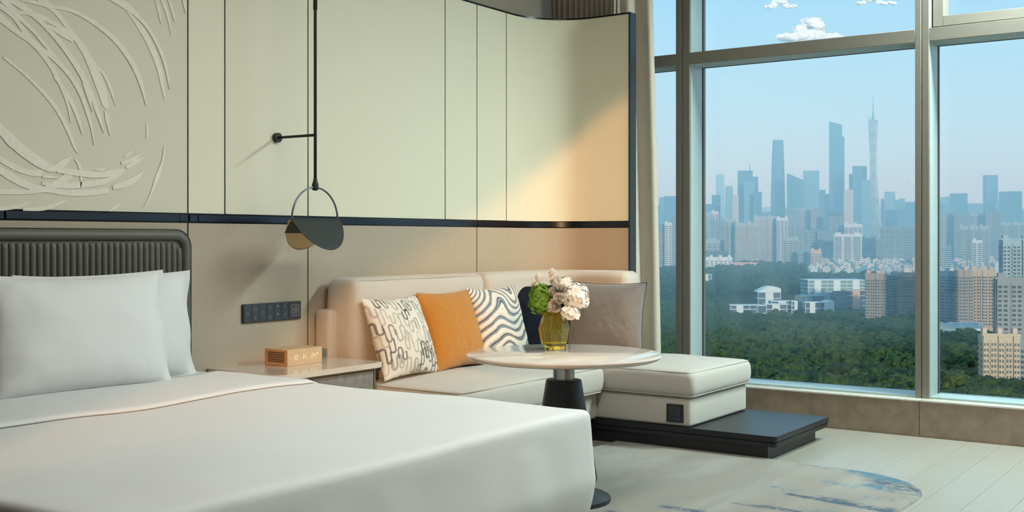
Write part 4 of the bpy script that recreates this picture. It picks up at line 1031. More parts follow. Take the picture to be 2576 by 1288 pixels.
def glass_tower(label, x0, x1, ytop, D, mat=None, yaw=0, ratio=.8, top='flat', spire=0, name='skyscraper', slope=None, group=None):
    t, w, d, h = site(name, label, x0, x1, ytop, D, yaw, ratio, group); bm = bmesh.new(); mat = mat or m_fg
    if top == 'taper':
        n = 8; rings = []
        for k in range(n + 1):
            q = k/n; s = 1 - .30*q**2.2 if q > .1 else 1
            rings.append([bm.verts.new((x*s, y*s, h*q)) for x, y in rounded_rect(-w/2, w/2, -d/2, d/2, w*.25, 4)])
        for a, b in zip(rings, rings[1:]):
            for j in range(len(a)): bm.faces.new((a[j], a[(j + 1) % len(a)], b[(j + 1) % len(a)], b[j]))
        bm.faces.new(rings[-1])
    else:
        bm_box(bm, -w/2, w/2, -d/2, d/2, 0, h); bm.verts.ensure_lookup_table()
        if slope:
            for v in bm.verts:
                if v.co.z > h - 1 and (v.co.x > 0) == (slope > 0): v.co.z -= abs(slope)
    bmo('shaft', bm, mat, t)
    if top == 'crown': lbox('crown', -w*.36, w*.36, -d*.36, d*.36, h, h + w*.14, mat, t)
    if top == 'round':
        bm = bmesh.new(); r = rounded_rect(-w*.5, w*.5, -d*.5, d*.5, w*.45, 6); lo = [bm.verts.new((x, y, h)) for x, y in r]; hi = [bm.verts.new((x*.86, y*.86, h + w*.22)) for x, y in r]
        for j in range(len(r)): bm.faces.new((lo[j], lo[(j + 1) % len(r)], hi[(j + 1) % len(r)], hi[j]))
        bm.faces.new(hi); bmo('crown', bm, mat, t)
    if spire: V, F = tube_geo([(w*.3, 0, h), (w*.3, 0, h + spire*.6), (w*.3, 0, h + spire)], [2.2, 1.4, .6], 6); lp('spire', meshd('spire', V, F), t, m_fg2)
    return t, w, d, h
# the three landmarks and their neighbours
glass_tower('tall tapering blue glass skyscraper with rounded flanks', 1938.5, 1975.5, 353, 3950, m_fg, 0, 1, 'taper')
t, w, d, h = glass_tower('very tall slab skyscraper with a slanting top', 2086.5, 2117.5, 306, 4100, m_fg, 0, .9, slope=14); lbox('shoulder', w/2, w/2 + 8, -d*.45, d*.45, 0, h - 57, m_fg, t)
glass_tower('blue tower with concave slanting roof beside the tapering skyscraper', 1980, 2021, 436, 3800, m_fg, 0, .6, slope=24)
glass_tower('square-topped pale blue tower next to the slant-roofed one', 2021, 2060, 430, 3780, m_fg2, 0, .7)
glass_tower('broad blue tower with a thin spire on its shoulder', 1856, 1893, 430, 3600, m_fg, 0, .7, spire=24)
glass_tower('stepped blue tower attached beside the spired one', 1886, 1907, 445, 3650, m_fg, 0, .9)
glass_tower('lighter round-topped tower standing before the spired tower', 1872, 1898, 462, 3500, m_fg2, 0, .9, 'round')
glass_tower('shorter blue block at the foot of the spired tower', 1896, 1916, 483, 3450, m_fg, 0, 1)
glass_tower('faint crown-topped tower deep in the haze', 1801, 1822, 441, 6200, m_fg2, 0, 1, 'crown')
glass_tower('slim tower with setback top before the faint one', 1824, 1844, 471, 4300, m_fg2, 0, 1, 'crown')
glass_tower('plain blue office block left low under the faint tower', 1791, 1812, 491, 3500, m_fg, 0, 1)
glass_tower('grey-blue block with vertical white edge near spired tower', 1843, 1858, 491, 3300, m_fp, 0, 1)
glass_tower('small hazy tower between square tower and slab skyscraper', 2060, 2076, 478, 4300, m_fg2, 0, 1)
glass_tower('low hazy tower touching the slab skyscraper', 2076, 2088, 488, 4200, m_fg, 0, 1)
glass_tower('pale ribbed tower right against the slab skyscraper', 2123, 2146, 478, 3300, m_fp, 0, .9)
glass_tower('narrow step tower before the twin-topped one', 2136, 2147, 438, 4000, m_fg, 0, 1)
glass_tower('twin-topped blue tower close to the lattice tower', 2145, 2168, 418, 3900, m_fg, 0, .9)
glass_tower('pale half of the twin-topped tower', 2166, 2180, 418.5, 4000, m_fg2, 0, 1)
glass_tower('light blue tower half hidden by the lattice tower', 2168, 2190, 453, 3700, m_fg2, 0, 1)
glass_tower('round-topped hazy block beyond the lattice tower', 2225, 2251, 488, 4500, m_fg2, 0, .9, 'round')
for a, b, y, l in ((2216, 2228, 500, 'low hazy block hugging the lattice tower foot'), (2250, 2262, 503, 'thin hazy tower after the round-topped block'), (2262, 2276, 500, 'gabled hazy tower by the window post'), (2278, 2304, 508, 'wide hazy block by the window post'), (2228, 2304, 528, 'long hazy slab below the round-topped block'), (1764, 1792, 514, 'hazy block beside the first window post'), (1650, 1659, 517, 'low hazy block by the drape'), (1658, 1674, 496, 'hazy pale tower seen beside the drape'), (1671, 1702, 494, 'hazy blue tower seen beside the drape'), (1914, 1942, 533, 'low hazy block before the tapering skyscraper')):
    glass_tower(l, a, b, y, 4600 if b - a < 20 else 3900, m_fg, 0, 1)
glass_tower('tall slim tower standing alone in the hazy skyline near the frame', 2474, 2509, 441, 4200, m_fg, .25, .7)
glass_tower('wide dark round-cornered tower next to the slim one', 2515, 2568, 482, 3700, m_fg, 0, .6)
glass_tower('square hazy tower beyond the second window post', 2391, 2432, 487, 3900, m_fg, 0, .7)
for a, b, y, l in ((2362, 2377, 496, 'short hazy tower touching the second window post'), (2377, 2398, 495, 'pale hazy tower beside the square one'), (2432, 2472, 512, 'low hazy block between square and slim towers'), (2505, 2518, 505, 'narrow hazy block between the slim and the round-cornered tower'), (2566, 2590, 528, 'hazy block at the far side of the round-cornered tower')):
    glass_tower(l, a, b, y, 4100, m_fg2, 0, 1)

for k in range(9):      # the skyline goes on behind the wall panelling and past the other edge of the window
    a = 1290 + 40*k; glass_tower('hazy office tower continuing the skyline behind the panelled wall', a, a + 22 + (k*7) % 14, 455 + (k*37) % 55, 3900 + 60*k, (m_fg, m_fg2)[k % 2], 0, .9, group='hazy towers behind the wall')
for k in range(5):
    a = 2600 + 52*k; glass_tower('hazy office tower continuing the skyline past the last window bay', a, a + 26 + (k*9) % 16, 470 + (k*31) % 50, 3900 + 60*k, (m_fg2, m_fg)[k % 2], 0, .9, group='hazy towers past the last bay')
# lattice tower: twisted waist, ring of struts, mast
def lattice():
    D = 4000; g = ground(D); k = D/FPX; p = at(2197, D, g); t = bpy.data.objects.new('lattice_tower', None); COL.objects.link(t); t.location = p
    tag(t, 'slender twisted lattice television tower with a tall mast', 'tower')
    ytop, ybase = 300, HOR + (EYE - g)/D*FPX; H = (ybase - ytop)*k; m_lat = pmat('white_steel_lattice', (.55, .66, .72), .5, metal=.1); m_core = pmat('tower_core', (.12, .28, .36), .6)
    def rad(q): return float(np.interp(q, [0, .12, .3, .5, .64, .8, .93, 1.0], [33*k, 26*k, 18*k, 11.5*k, 8.8*k, 9.8*k, 12.8*k, 13.8*k]))
    def xoff(q): return float(np.interp(q, [0, .3, .64, 1], [5*k, 3*k, 1*k, -1*k]))
    n = 20
    for j in range(n):
        for tw, r in ((1.15, 1.0), (-.55, .55)):
            pts = []
            for i in range(25):
                q = i/24; a = 2*PI*j/n + tw*q*PI/2*1.2; zz = H*q + (12*math.sin(a) if q > .98 else 0); pts.append((xoff(q) + rad(q)*math.cos(a), rad(q)*math.sin(a)*.85, zz))
            V, F = tube_geo(pts, r, 4); lp('column' if r > .9 else 'brace', meshd('strut', V, F), t, m_lat)
    for i in range(1, 30):
        q = i/30; pts = [(xoff(q) + rad(q)*.96*math.cos(2*PI*s/20), rad(q)*.82*math.sin(2*PI*s/20), H*q) for s in range(20)]; V, F = tube_geo(pts, .6, 4, True); lp('ring_beam', meshd('ring', V, F), t, m_lat)
    pts = [(xoff(q), 0, H*q) for q in np.linspace(0, .99, 12)]; V, F = tube_geo(pts, [max(7.5, rad(q)*.42) for q in np.linspace(0, .99, 12)], 12); lp('core', meshd('core', V, F, True), t, m_core)
    for q0, q1 in ((.16, .24), (.36, .42), (.62, .68), (.80, .99)):
        V, F = tube_geo([(xoff(q), 0, H*q) for q in np.linspace(q0, q1, 4)], [rad(q)*.8 for q in np.linspace(q0, q1, 4)], 14); lp('cabin', meshd('cabin', V, F, True), t, m_core)
    V, F = tube_geo([(-1*k, 0, H), (-1*k, 0, H + 18*k), (-1*k, 0, H + 18.5*k), (-1*k, 0, H + 40*k), (-1*k, 0, H + 60*k)], [3.2*k, 2.4*k, 1.5*k, 1.1*k, .35*k], 8); lp('mast', meshd('mast', V, F, True), t, m_fg2)
lattice()

# ---- residential slabs with modelled windows
WM = {}
def win_boxes(bm, xs, zs, y, ww, wh, dep, axis='x', sgn=-1):
    for x in xs:
        for z in zs:
            if axis == 'x': bm_box(bm, x - ww/2, x + ww/2, min(y, y + sgn*dep), max(y, y + sgn*dep), z, z + wh)
            else: bm_box(bm, min(y, y + sgn*dep), max(y, y + sgn*dep), x - ww/2, x + ww/2, z, z + wh)
def flats(label, x0, x1, ytop, D, wall='pale', yaw=0, ratio=.6, bays=3, fh=3.2, glass=None, single=False, balcony=True, name='apartment_tower', nc=2, roofbox=True, cut=None, group=None, wfrac=.62):
    t, w, d, h = site(name, label, x0, x1, ytop, D, yaw, ratio, group); wm = WALLS[wall]; glass = glass or m_win
    lbox('block', -w/2, w/2, -d/2 + w*.03, d/2, 0, h, wm, t)
    bw = w/bays; nf = int(h/fh) - 1; zlo = max(0, zat(cut, D) - ground(D)) if cut else 0; zs = [k*fh + fh*.3 for k in range(nf) if k*fh > zlo - 6]
    gw = bmesh.new(); gb = bmesh.new(); single_spots = []
    for b in range(bays):
        c = -w/2 + bw*(b + .5); pro = w*.05 if b % 2 == 0 else w*.015; y = -d/2 - pro + w*.03
        lbox('bay', c - bw*.40, c + bw*.40, y, 0, 0, h - (0 if b % 2 == 0 else fh*.8), wm, t)
        xs = [c + bw*.8*((i + .5)/nc - .5) for i in range(nc)]; ww = bw*.8/nc*wfrac
        if single: single_spots += [(x, y, z, ww) for x in xs for z in zs if z < h - fh*1.2]
        else: win_boxes(gw, xs, [z for z in zs if z < h - fh*1.2], y, ww, fh*.52, .25)
        if balcony and (b % 2 == 1 or D > 1500):
            for z in zs: bm_box(gb, c - bw*.5, c + bw*.5*(1 if D < 1500 else .8), y - w*.04, y, z - fh*.3, z - fh*.3 + fh*(.30 if D < 1500 else .22))
    ys = list(np.linspace(-d*.36, d*.42, max(2, int(d/6))))
    for sgn in (-1, 1): win_boxes(gw, ys, [z for z in zs if z < h - fh], sgn*w/2, 2.0, fh*.5, .2, 'y', sgn)
    if single:
        for x, y, z, ww in single_spots:
            key = (label, round(ww, 2))
            if key not in WM:
                bm = bmesh.new(); bm_box(bm, -ww/2, ww/2, -.22, .02, 0, fh*.52); me = bpy.data.meshes.new('window'); bm.to_mesh(me); bm.free(); me.materials.append(glass); WM[key] = me
            o = lp('window', WM[key], t); o.location = (x, y, z)
    o = bmo('window_grid', gw, glass, t); o['kind'] = 'stuff'
    if balcony and len(gb.verts): o = bmo('balcony_grid', gb, WALLS['white'] if D > 1500 else wm, t); o['kind'] = 'stuff'
    else: gb.free()
    if roofbox:
        for b in range(0, bays, 2): c = -w/2 + bw*(b + .5); lbox('roof_house', c - bw*.28, c + bw*.28, -d*.2, d*.25, h, h + fh*1.3, WALLS['pink'] if wall in ('brown', 'beige') else wm, t)
        lbox('parapet', -w/2 - .2, w/2 + .2, -d/2 + w*.03 - .3, -d/2 + w*.03 + .4, h, h + 1.2, wm, t)
    return t
# nearest towers
flats('beige mid-rise tower with rows of dark windows rising from the trees', 2464, 2562, 843, 620, 'beige', .22, .55, 5, 3.0, single=True, nc=2, cut=985, wfrac=.55)
flats('dark grey tower with paired dark windows behind the beige mid-rise', 2504, 2640, 702, 750, 'grey', .10, .5, 4, 3.1, single=True, nc=2, cut=890, balcony=False)
flats('pale tower with white vertical strip behind the dark grey tower', 2518, 2640, 604, 930, 'pale', .12, .5, 5, 3.1, single=True, nc=2, cut=720)
flats('lower grey tower beyond the beige mid-rise', 2556, 2620, 858, 640, 'grey', .1, .5, 3, 3.0, nc=2, cut=985)
# the long row beyond the trees
flats('brown tower at the end of the row next to the campus', 2177, 2232, 690, 1180, 'brown', -.25, .5, 4, 3.1, cut=800, nc=2)
flats('pale brown tower in the row with a red roof house', 2228, 2270, 682, 1200, 'pale', .1, .5, 3, 3.1, cut=800, nc=2)
flats('brown tower of the row next to the second window post', 2262, 2322, 688, 1170, 'brown', .1, .5, 4, 3.1, cut=800, nc=2)
flats('beige balcony tower of the row just past the second window post', 2352, 2402, 684, 1120, 'pale', -.1, .5, 4, 3.1, cut=805, nc=2)
flats('blue-glazed balcony tower in the middle of the row', 2400, 2446, 682, 1100, 'brown', .1, .5, 4, 3.1, m_win2, cut=805, nc=2)
flats('reddish balcony tower at the row end by the building site', 2444, 2500, 680, 1110, 'beige', -.1, .5, 4, 3.1, m_win2, cut=805, nc=2)
# mid distance
MID = [
 ('blue tower with broad balconies seen beside the drape', 1646, 1674, 566, 2200, 'blue', 0, 2, m_win2), ('cream narrow tower against the blue balcony tower', 1672, 1690, 562, 2180, 'white', 0, 2, None), ('blue tower behind the first window post', 1688, 1712, 549, 2500, 'blue', 0, 2, m_win2),
 ('pale flat-roofed block behind the white hospital-like slab', 1764, 1792, 536, 2900, 'pale', 0, 3, m_win2), ('pale block with roof frames beside the first window post', 1790, 1808, 533, 2950, 'white', 0, 2, m_win2), ('dark blue slab with ribbed front', 1788, 1824, 555, 2700, 'blue', 0, 3, m_win2),
 ('left half of the big paired balcony towers', 1823, 1850, 553, 2450, 'pale', -.2, 2, m_win2), ('right half of the big paired balcony towers', 1846, 1906, 562, 2420, 'pale', .15, 4, m_win2),
 ('wide pale tower under a flat white roof frame', 1893, 1960, 546, 2750, 'pale', .1, 4, m_win2), ('pale tower joined to the flat roof frame tower', 1954, 1982, 549, 2700, 'white', 0, 3, m_win2),
 ('first of three towers with white corner strips', 1977, 2010, 526, 3000, 'blue', 0, 3, m_win2), ('second of three towers with white corner strips', 2008, 2040, 526, 3050, 'pale', 0, 3, m_win2), ('third of three towers with white corner strips', 2040, 2070, 525, 3000, 'blue', 0, 3, m_win2),
 ('dark tower with two roof houses before the slab skyscraper', 2085, 2122, 536, 2900, 'dark', 0, 3, m_win2), ('small pale slab with roof frame before the ribbed tower', 2124, 2168, 565, 2850, 'white', 0, 4, m_win2),
 ('grey balcony block in front of the three strip towers', 2021, 2060, 580, 2600, 'blue', 0, 3, m_win2), ('grey balcony block beside the blue-centred office', 2056, 2096, 582, 2580, 'blue', 0, 3, m_win2),
 ('office with white wings and a blue glass centre', 2098, 2166, 590, 2450, 'white', 0, 3, m_win2), ('wide blue-green balcony tower by the second window post', 2215, 2262, 573, 2500, 'blue', 0, 4, m_win2), ('second blue-green balcony tower by the second window post', 2258, 2312, 570, 2520, 'blue', 0, 4, m_win2),
 ('pale stepped block below the flat roof frame tower', 1970, 2008, 599, 2350, 'pale', 0, 3, m_win2), ('low pale slab above the white balcony block', 1764, 1818, 604, 2500, 'pale', 0, 4, m_win2), ('small pink-grey tower at the edge of the old quarter', 2040, 2066, 630, 2250, 'pink', 0, 3, m_win2), ('low grey block beside the pink-grey tower', 2008, 2042, 634, 2300, 'blue', 0, 3, m_win2),
 ('pale blue block behind the blue-green balcony towers', 2168, 2216, 600, 2650, 'blue', 0, 4, m_win2),
 ('tall pale slab in the right-hand district', 2362, 2398, 532, 2900, 'blue', 0, 3, m_win2), ('blue slab with dark bands in the right-hand district', 2402, 2440, 541, 2850, 'blue', 0, 3, m_win2), ('pair block with white edges in the right-hand district', 2440, 2478, 540, 3000, 'pale', 0, 3, m_win2), ('grey slab under the slim hazy tower', 2480, 2520, 531, 2950, 'blue', 0, 3, m_win2),
 ('broad low slab in the right-hand district', 2415, 2485, 570, 2500, 'pale', 0, 6, m_win2), ('blue low slab next to the second window post', 2362, 2392, 622, 2150, 'blue', 0, 3, m_win2), ('pale block above the old roofs', 2446, 2470, 606, 2200, 'white', 0, 2, m_win2), ('long pale slab beneath the round-cornered tower', 2520, 2590, 562, 2700, 'pale', 0, 5, m_win2)]
for l, a, b, y, D, wl, yw, nb, gl in MID: flats(l, a, b, y, D, wl, yw, .45, nb, 3.8, gl, nc=1, cut=690, wfrac=.93)
for k in range(7): flats('balcony block of the district behind the panelled wall', 1330 + 45*k, 1366 + 45*k + (k*5) % 9, 545 + (k*23) % 40, 2500 + 70*(k % 3), ('pale', 'blue', 'white')[k % 3], 0, .45, 3, 3.8, m_win2, nc=1, cut=690, wfrac=.93, group='balcony blocks behind the wall')
flats('white ten-storey slab with a grid of windows beyond the park', 1758, 1842, 648, 2150, 'white', .18, .3, 7, 3.6, m_win2, nc=1, balcony=False, cut=705, name='apartment_block')
flats('low dark flat-roofed block behind the white slab', 1764, 1832, 630, 2350, 'dark', 0, .3, 5, 3.6, m_win2, nc=1, balcony=False, cut=690, roofbox=False, name='apartment_block')
flats('low pink-roofed block beside the white slab', 1842, 1905, 660, 2150, 'pink', 0, .3, 5, 3.6, m_win2, nc=1, balcony=False, cut=705, roofbox=False, name='apartment_block')

# ---- the low-rise quarter: many small houses
hm = []
for k in range(8):
    w, d, h = RNG.uniform(9, 15), RNG.uniform(8, 12), RNG.uniform(8, 20); bm = bmesh.new(); bm_box(bm, -w/2, w/2, -d/2, d/2, -8, h); bm_box(bm, -w*.2, w*.15, -d*.2, d*.2, h, h + 3.2); bm_box(bm, w*.25, w*.42, -d*.3, d*.1, h, h + 1.6); bm_box(bm, -w/2 - .3, w/2 + .3, -d/2 - .3, -d/2 + .3, h, h + 1)
    me = bpy.data.meshes.new('house'); bmesh.ops.recalc_face_normals(bm, faces=bm.faces); bm.to_mesh(me); bm.free(); me.materials.append((m_fw, m_fp, m_fb, m_fw, m_fg2, m_fp, m_fb, m_fw)[k]); hm.append(me)
rr = random.Random(5); HP = []
KIND = ('white', 'light grey', 'beige', 'white', 'blue-grey', 'light grey', 'beige', 'white')
def blocked(x, D, m):
    return any(f[0] - m/D*FPX < x < f[1] + m/D*FPX and abs(f[2] - D) < f[3]/2 + m for f in FOOT)
def houses(xa, xb, da, db, n, where):
    k = tries = 0
    while k < n and tries < 9000:
        tries += 1; D = da + (db - da)*rr.random()**1.2; x = rr.uniform(xa, xb); p = at(x, D, ground(D)); r = 17
        if blocked(x, D, 14) or any((p.x - q.x)**2 + (p.y - q.y)**2 < r*r for q in HP): continue
        HP.append(p); j = rr.randrange(8); o = bpy.data.objects.new('house', hm[j]); COL.objects.link(o); o.location = p; o.rotation_euler = (0, 0, BANG + rr.uniform(-.3, .3)); k += 1
        tag(o, 'small %s flat-roofed house in the low quarter %s' % (KIND[j], where), 'house', '%s houses %s' % (KIND[j], where))
houses(2040, 2318, 1985, 2560, 170, 'between park and wide balcony towers'); houses(2345, 2520, 1330, 2650, 125, 'behind the balcony tower row')

# ---- campus in the park
CD = 1330
def block(label, x0, x1, ytop, ybot, D, floors=2, cols=5, wall='white', depth=16, glass=None, roof=True, name='campus_building'):
    w = (x1 - x0)/FPX*D; zt, zb = zat(ytop, D), zat(ybot, D) - 5; t = bpy.data.objects.new(name, None); COL.objects.link(t); t.location = at((x0 + x1)/2, D, zb); t.rotation_euler = (0, 0, BANG); tag(t, label, 'building'); h = zt - zb; wm = WALLS[wall]; glass = glass or m_win2
    fh = (h - 5)/floors; FOOT.append((x0, x1, D + depth/2, depth + 4))
    lbox('glazing', -w/2 + .4, w/2 - .4, .5, depth, 0, h - .5, glass, t)
    for k in range(floors + 1): lbox('floor_slab', -w/2, w/2, -.4, depth + .4, 5 + k*fh - .7 - .1, 5 + k*fh, wm, t)
    for k in range(1, cols, 3): lbox('wall_infill', -w/2 + w*k/cols, -w/2 + w*(k + 1)/cols, -.1, depth, 0, h - .2, wm, t)
    for k in range(cols + 1): x = -w/2 + w*k/cols; lbox('column', x - .3, x + .3, -.3, .5, 0, h, wm, t)
    return t, w, h
block('long white school block with blue glazing among the trees', 1837, 1918, 767, 787, CD, 2, 5)
block('white school block with end wall beside the long one', 1906, 1928, 768, 787, CD - 6, 1, 1, 'white')
block('white school wing with strip windows in the campus middle', 1925, 1998, 765, 789, CD + 10, 2, 4)
block('tall white stair block of the campus', 1992, 2006, 757, 789, CD - 4, 3, 2)
block('white stepped school block nearest the parked cars', 2026, 2086, 760, 790, CD, 2, 5)
block('white cubic school block on the terrace', 2076, 2098, 757, 785, CD + 8, 2, 2)
block('upper white block with flat roof behind the campus', 1940, 1996, 757, 772, CD + 60, 1, 3)
block('dark poster-fronted tower of the shopping hall', 2101, 2131, 733, 765, CD + 40, 1, 1, 'dark', 14, m_fd)
block('pinkish hall with white bands beside the poster tower', 2128, 2180, 730, 768, CD + 60, 3, 3, 'pink', 20)
t, w, h = block('white gymnasium with a curved roof in the park', 1907, 1964, 734, 766, CD + 130, 2, 3, 'white', 24)
bm = bmesh.new(); n = 12
for k in range(n):
    a, b = k/n, (k + 1)/n; za, zb = 7*math.sin(a*PI*.8), 7*math.sin(b*PI*.8); x0_, x1_ = -w/2 + w*a, -w/2 + w*b
    v = [bm.verts.new(p) for p in ((x0_, -1, h + za), (x1_, -1, h + zb), (x1_, 25, h + zb), (x0_, 25, h + za), (x0_, -1, h - 1), (x1_, -1, h - 1), (x1_, 25, h - 1), (x0_, 25, h - 1))]
    for q in ((0, 1, 2, 3), (0, 4, 5, 1), (3, 2, 6, 7)): bm.faces.new([v[i] for i in q])
bmo('curved_roof', bm, WALLS['white'], t)
t, w, h = block('blue-glazed hall with an arched end behind the campus', 2012, 2104, 744, 768, CD + 40, 1, 6, 'blue', 24, m_win2)
V, F = tube_geo([(-w/2, 12, 5), (-w/2 + 12, 12, h*.7), (-w/2 + 26, 12, h), (w/2, 12, h)], 3, 8); lp('arched_roof', meshd('arch', V, F, True), t, WALLS['blue'])
# open steel and glass frame
t, w, h = block('big glass hall with an exposed white steel frame', 2033, 2178, 704, 742, CD + 110, 4, 9, 'white', 40, pmat('green_glass_hall', (.16, .27, .28), .2))
t, w, h = block('low white roofed pavilion seen beside the drape', 1655, 1702, 712, 724, 1750, 1, 4, 'white', 18)
t, w, h = block('white terrace house behind the first window post', 1762, 1790, 690, 722, 1700, 3, 3, 'white', 18)
# building site
def site_patch():
    D0, D1 = 985, 1080; V = []; F = []; n = 16
    for i in range(2):
        for k in range(n):
            x = 2362 + (2475 - 2362)*k/(n - 1); D = (D0, D1)[i] + 14*math.sin(k*1.7 + i); V.append(tuple(at(x, D, -80.5 + 2*i)))
    for k in range(n - 1): F.append((k, k + 1, n + k + 1, n + k))
    m = len(V); V += [(a, b, c - 9) for a, b, c in V]
    F += [(k, m + k, m + k + 1, k + 1) for k in range(n - 1)]
    o = mk('building_site', V, F, pmat('bare_sandy_ground', (.50, .46, .40), .95, var=.5, vscale=.25, col2=(.34, .33, .28))); tag(o, 'bare sandy building plot at the edge of the forest', 'building plot')
site_patch()
for k, (x, y, D, w) in enumerate(((2458, 828, 960, 12), (2440, 812, 1020, 14), (2405, 813, 1040, 10))):
    t = bpy.data.objects.new('site_hut', None); COL.objects.link(t); t.location = at(x, D, zat(y, D) - 4); t.rotation_euler = (0, 0, BANG); tag(t, ('white collapsed-roof shed on the plot above the beige tower', 'long white site hut near the reddish tower', 'small white site hut in the plot middle')[k], 'hut')
    lbox('hut_wall', -w/2, w/2, 0, 5, 0, 3.6, WALLS['white'], t); lbox('hut_roof', -w/2 - .5, w/2 + .5, -.6, 5.6, 3.6, 4.2, WALLS['white'], t)

# ---- forest
m_leaf = []
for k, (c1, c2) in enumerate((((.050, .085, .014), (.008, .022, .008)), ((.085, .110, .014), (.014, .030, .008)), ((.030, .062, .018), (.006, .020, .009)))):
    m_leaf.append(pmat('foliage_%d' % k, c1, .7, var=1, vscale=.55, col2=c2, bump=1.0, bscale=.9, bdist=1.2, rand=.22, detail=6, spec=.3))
def ico(sub):
    bm = bmesh.new(); bmesh.ops.create_icosphere(bm, subdivisions=sub, radius=1); V = np.array([v.co[:] for v in bm.verts]); F = np.array([[v.index for v in f.verts] for f in bm.faces]); bm.free(); return V, F
ICO2, ICO3, ICO1 = ico(2), ico(3), ico(1)
def crown_geo(rng, blobs, base, R, Hh, amp=.22, rs=(.24, .44)):
    Vs = []; Fs = []; n0 = 0; BV, BF = base
    for k in range(blobs):
        if k == 0: c = np.zeros(3); r = R*.72
        else:
            a = rng.uniform(0, 2*PI); el = rng.uniform(-.1, 1.15); q = R*rng.uniform(.58, .80); c = np.array([q*math.cos(a)*math.cos(el), q*math.sin(a)*math.cos(el), Hh*.62*math.sin(el)]); r = R*rng.uniform(*rs)
        nz = np.array([mnoise.noise(Vector(v*1.9 + k*7.3)) + .6*mnoise.noise(Vector(v*4.5 + k*3.1)) for v in BV]); V = BV*(1 + amp*nz)[:, None]*r; V[:, 2] *= .85; Vs.append(V + c); Fs.append(BF + n0); n0 += len(BV)
    return np.concatenate(Vs), np.concatenate(Fs)
def fast_mesh(name, V, F, mat):
    me = bpy.data.meshes.new(name); me.vertices.add(len(V)); me.vertices.foreach_set('co', np.asarray(V, np.float32).ravel()); k = F.shape[1]; me.loops.add(F.size); me.loops.foreach_set('vertex_index', F.astype(np.int32).ravel())
    me.polygons.add(len(F)); me.polygons.foreach_set('loop_start', np.arange(0, F.size, k, dtype=np.int32)); me.update(calc_edges=True); me.materials.append(mat); return me
rg = np.random.default_rng(12)
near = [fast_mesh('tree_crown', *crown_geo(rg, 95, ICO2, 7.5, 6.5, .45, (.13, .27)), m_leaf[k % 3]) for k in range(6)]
low = [crown_geo(rg, 12, ICO2, 7.0, 6.0, .4, (.2, .38)) for k in range(5)]; lower = [crown_geo(rg, 4, ICO1, 7.5, 6.0, .3) for k in range(5)]
m_bark = pmat('bark', (.09, .07, .05), .9)
V, F = tube_geo([(0, 0, -14), (0, 0, -1)], [.5, .3], 6); trunk = meshd('trunk', V, F); trunk.materials.append(m_bark)
spots = []
D = 500.0
while D < 2420:
    sp = 9.5 + max(0, D - 700)*.006; x = 1330.0
    while x < 2760:
        xx = x + rg.uniform(-.35, .35)*sp/D*FPX; dd = D + rg.uniform(-.45, .45)*sp; x += sp/D*FPX
        if 1215 < dd < 1500 and 1825 < xx < 2320 and not (dd < 1300 and xx < 1835): continue          # campus clearing
        if dd > 1150 and xx > 2170 and dd < 1300: continue
        if dd > 1500 and xx > 2200: continue
        if dd > 1950 and xx > 2030: continue
        if dd > 2120 and xx < 1850: continue
        if dd > 2350: continue
        if 950 < dd < 1110 and 2340 < xx < 2495: continue
        if 600 < dd < 680 and 2455 < xx: continue
        if dd > 700 and xx > 2490: continue
        if blocked(xx, dd, 8): continue
        if dd > 1300:
            q = at(xx, dd)
            if any(abs(p.x - q.x) < 17 and abs(p.y - q.y) < 17 for p in HP): continue
        spots.append((dd, xx))
    D += sp*.9
spots.sort(); NEAR = 300
vis = [s for s in spots if 1640 < s[1] < 2600 and s[0] > 520]; ind = set(vis[:NEAR]); V3, F3, V4, F4 = [], [], [], []; n3 = n4 = 0
hill = lambda dd, xx: 4.5*float(vnoise(np.array([xx*dd/FPX/45]), np.array([dd/45]), 3)[0])
for k, (dd, xx) in enumerate(spots):
    s = rg.uniform(.72, 1.25)*(1.25 if rg.random() < .12 else 1); z = ground(dd) + (7 if dd < 900 or dd > 1450 else 4) + hill(dd, xx)*(1.6 if dd < 900 or dd > 1450 else .4) + 2.5*s; p = at(xx, dd, z)
    if (dd, xx) in ind:
        t = bpy.data.objects.new('park_tree', near[k % 6]); COL.objects.link(t); t.location = p; t.rotation_euler = (0, 0, rg.uniform(0, 6.28)); t.scale = (s, s, s*rg.uniform(.85, 1.15))
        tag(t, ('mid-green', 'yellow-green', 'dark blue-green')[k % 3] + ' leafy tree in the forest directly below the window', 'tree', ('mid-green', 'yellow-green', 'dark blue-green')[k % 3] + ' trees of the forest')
    elif dd < 1350:
        V, F = low[k % 5]; a = rg.uniform(0, 6.28); R = np.array([[math.cos(a), -math.sin(a), 0], [math.sin(a), math.cos(a), 0], [0, 0, 1]]); V3.append((V*s) @ R.T + np.array(p)); F3.append(F + n3); n3 += len(V)
    else:
        V, F = lower[k % 5]; s *= 1.1; V4.append(V*s + np.array(p)); F4.append(F + n4); n4 += len(V)
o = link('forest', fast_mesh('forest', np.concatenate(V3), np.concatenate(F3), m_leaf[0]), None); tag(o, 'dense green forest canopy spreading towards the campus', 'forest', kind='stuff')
o = link('forest', fast_mesh('forest', np.concatenate(V4), np.concatenate(F4), m_leaf[2]), None); tag(o, 'bluish park woodland behind the campus buildings', 'forest', kind='stuff')
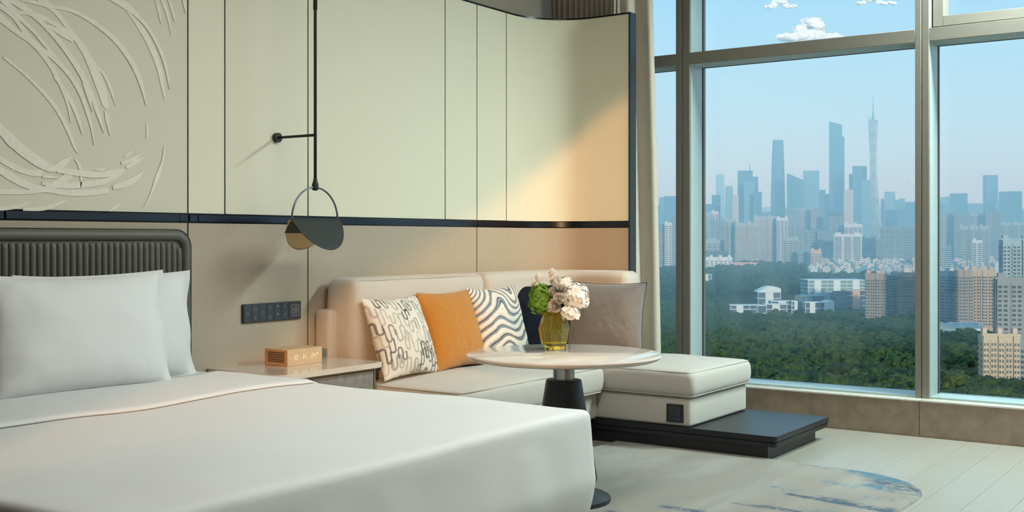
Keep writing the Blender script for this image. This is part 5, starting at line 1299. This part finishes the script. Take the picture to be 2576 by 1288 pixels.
# far hills on the skyline
V = []; F = []; n = 60
for k in range(n):
    x = 1500 + 1300*k/(n - 1); y = 520 - 14*float(fbm(np.array([k*.16]), np.array([2.0]), 4)[0]) + (8 if x > 1900 else 0); p = at(x, 8200, zat(y, 8200)); V.append(tuple(p)); V.append((p.x, p.y, -70)); q = at(x, 9000, -70); V.append(tuple(q))
for k in range(n - 1): a = k*3; F.append((a, a + 3, a + 4, a + 1)); F.append((a, a + 2, a + 5, a + 3))
o = mk('distant_hills', V, F, pmat('hill_green', (.08, .12, .06), .9)); tag(o, None, None, kind='structure')

# ---- fair-weather clouds, far beyond the city
def cloud_mat():
    m = pmat('cloud_white', (.93, .93, .93), 1.0, spec=0); nt = m.node_tree; N = nt.nodes; L = nt.links
    lw = N.new('ShaderNodeLayerWeight'); lw.inputs[0].default_value = .5; mr = N.new('ShaderNodeMapRange'); mr.inputs[1].default_value = .3; mr.inputs[2].default_value = .92; mr.inputs[3].default_value = .95; mr.inputs[4].default_value = 0; mr.interpolation_type = 'SMOOTHSTEP'
    L.new(lw.outputs['Facing'], mr.inputs[0]); L.new(mr.outputs[0], N['Principled BSDF'].inputs['Alpha']); return m
m_cloud = cloud_mat()
def cloud(label, x, y, wpx, hpx, seed, D=9600, n=26):
    k = D/FPX; rg2 = np.random.default_rng(seed); Vs = []; Fs = []; n0 = 0; BV, BF = ICO3
    for i in range(n):
        u = rg2.uniform(-1, 1); top = (1 - abs(u)**1.5)*(.55 + .45*math.sin(u*5 + seed)); v = rg2.uniform(0, max(.1, top)); r = rg2.uniform(.14, .26)*hpx*k*(1.25 - .6*abs(u))
        nz = np.array([mnoise.noise(Vector(q*1.7 + i)) for q in BV]); V = BV*(1 + .35*nz)[:, None]*r*np.array([1.35, 1, .8]); c = np.array([u*wpx/2*k, rg2.uniform(-.3, .3)*hpx*k, v*hpx*k*.8]); Vs.append(V + c); Fs.append(BF + n0); n0 += len(BV)
    me = fast_mesh('cloud', np.concatenate(Vs), np.concatenate(Fs), m_cloud); me.shade_smooth(); o = link('cloud', me); o.location = at(x, D, zat(y, D)); o.rotation_euler = (0, 0, BANG); tag(o, label, 'cloud')
cloud('white cumulus cloud with a humped top above the transom', 2032, 98, 160, 66, 1, n=44)
cloud('small white cloud higher than the humped one', 1962, 18, 76, 34, 2, n=20)
cloud('flat white cloud cut by the top of the window', 2205, 10, 100, 30, 3, n=22)
cloud('faint small cloud low over the skyline by the first post', 1790, 486, 40, 22, 4, n=12)
cloud('faint cloud low over the skyline by the second post', 2296, 462, 44, 30, 5, n=12)
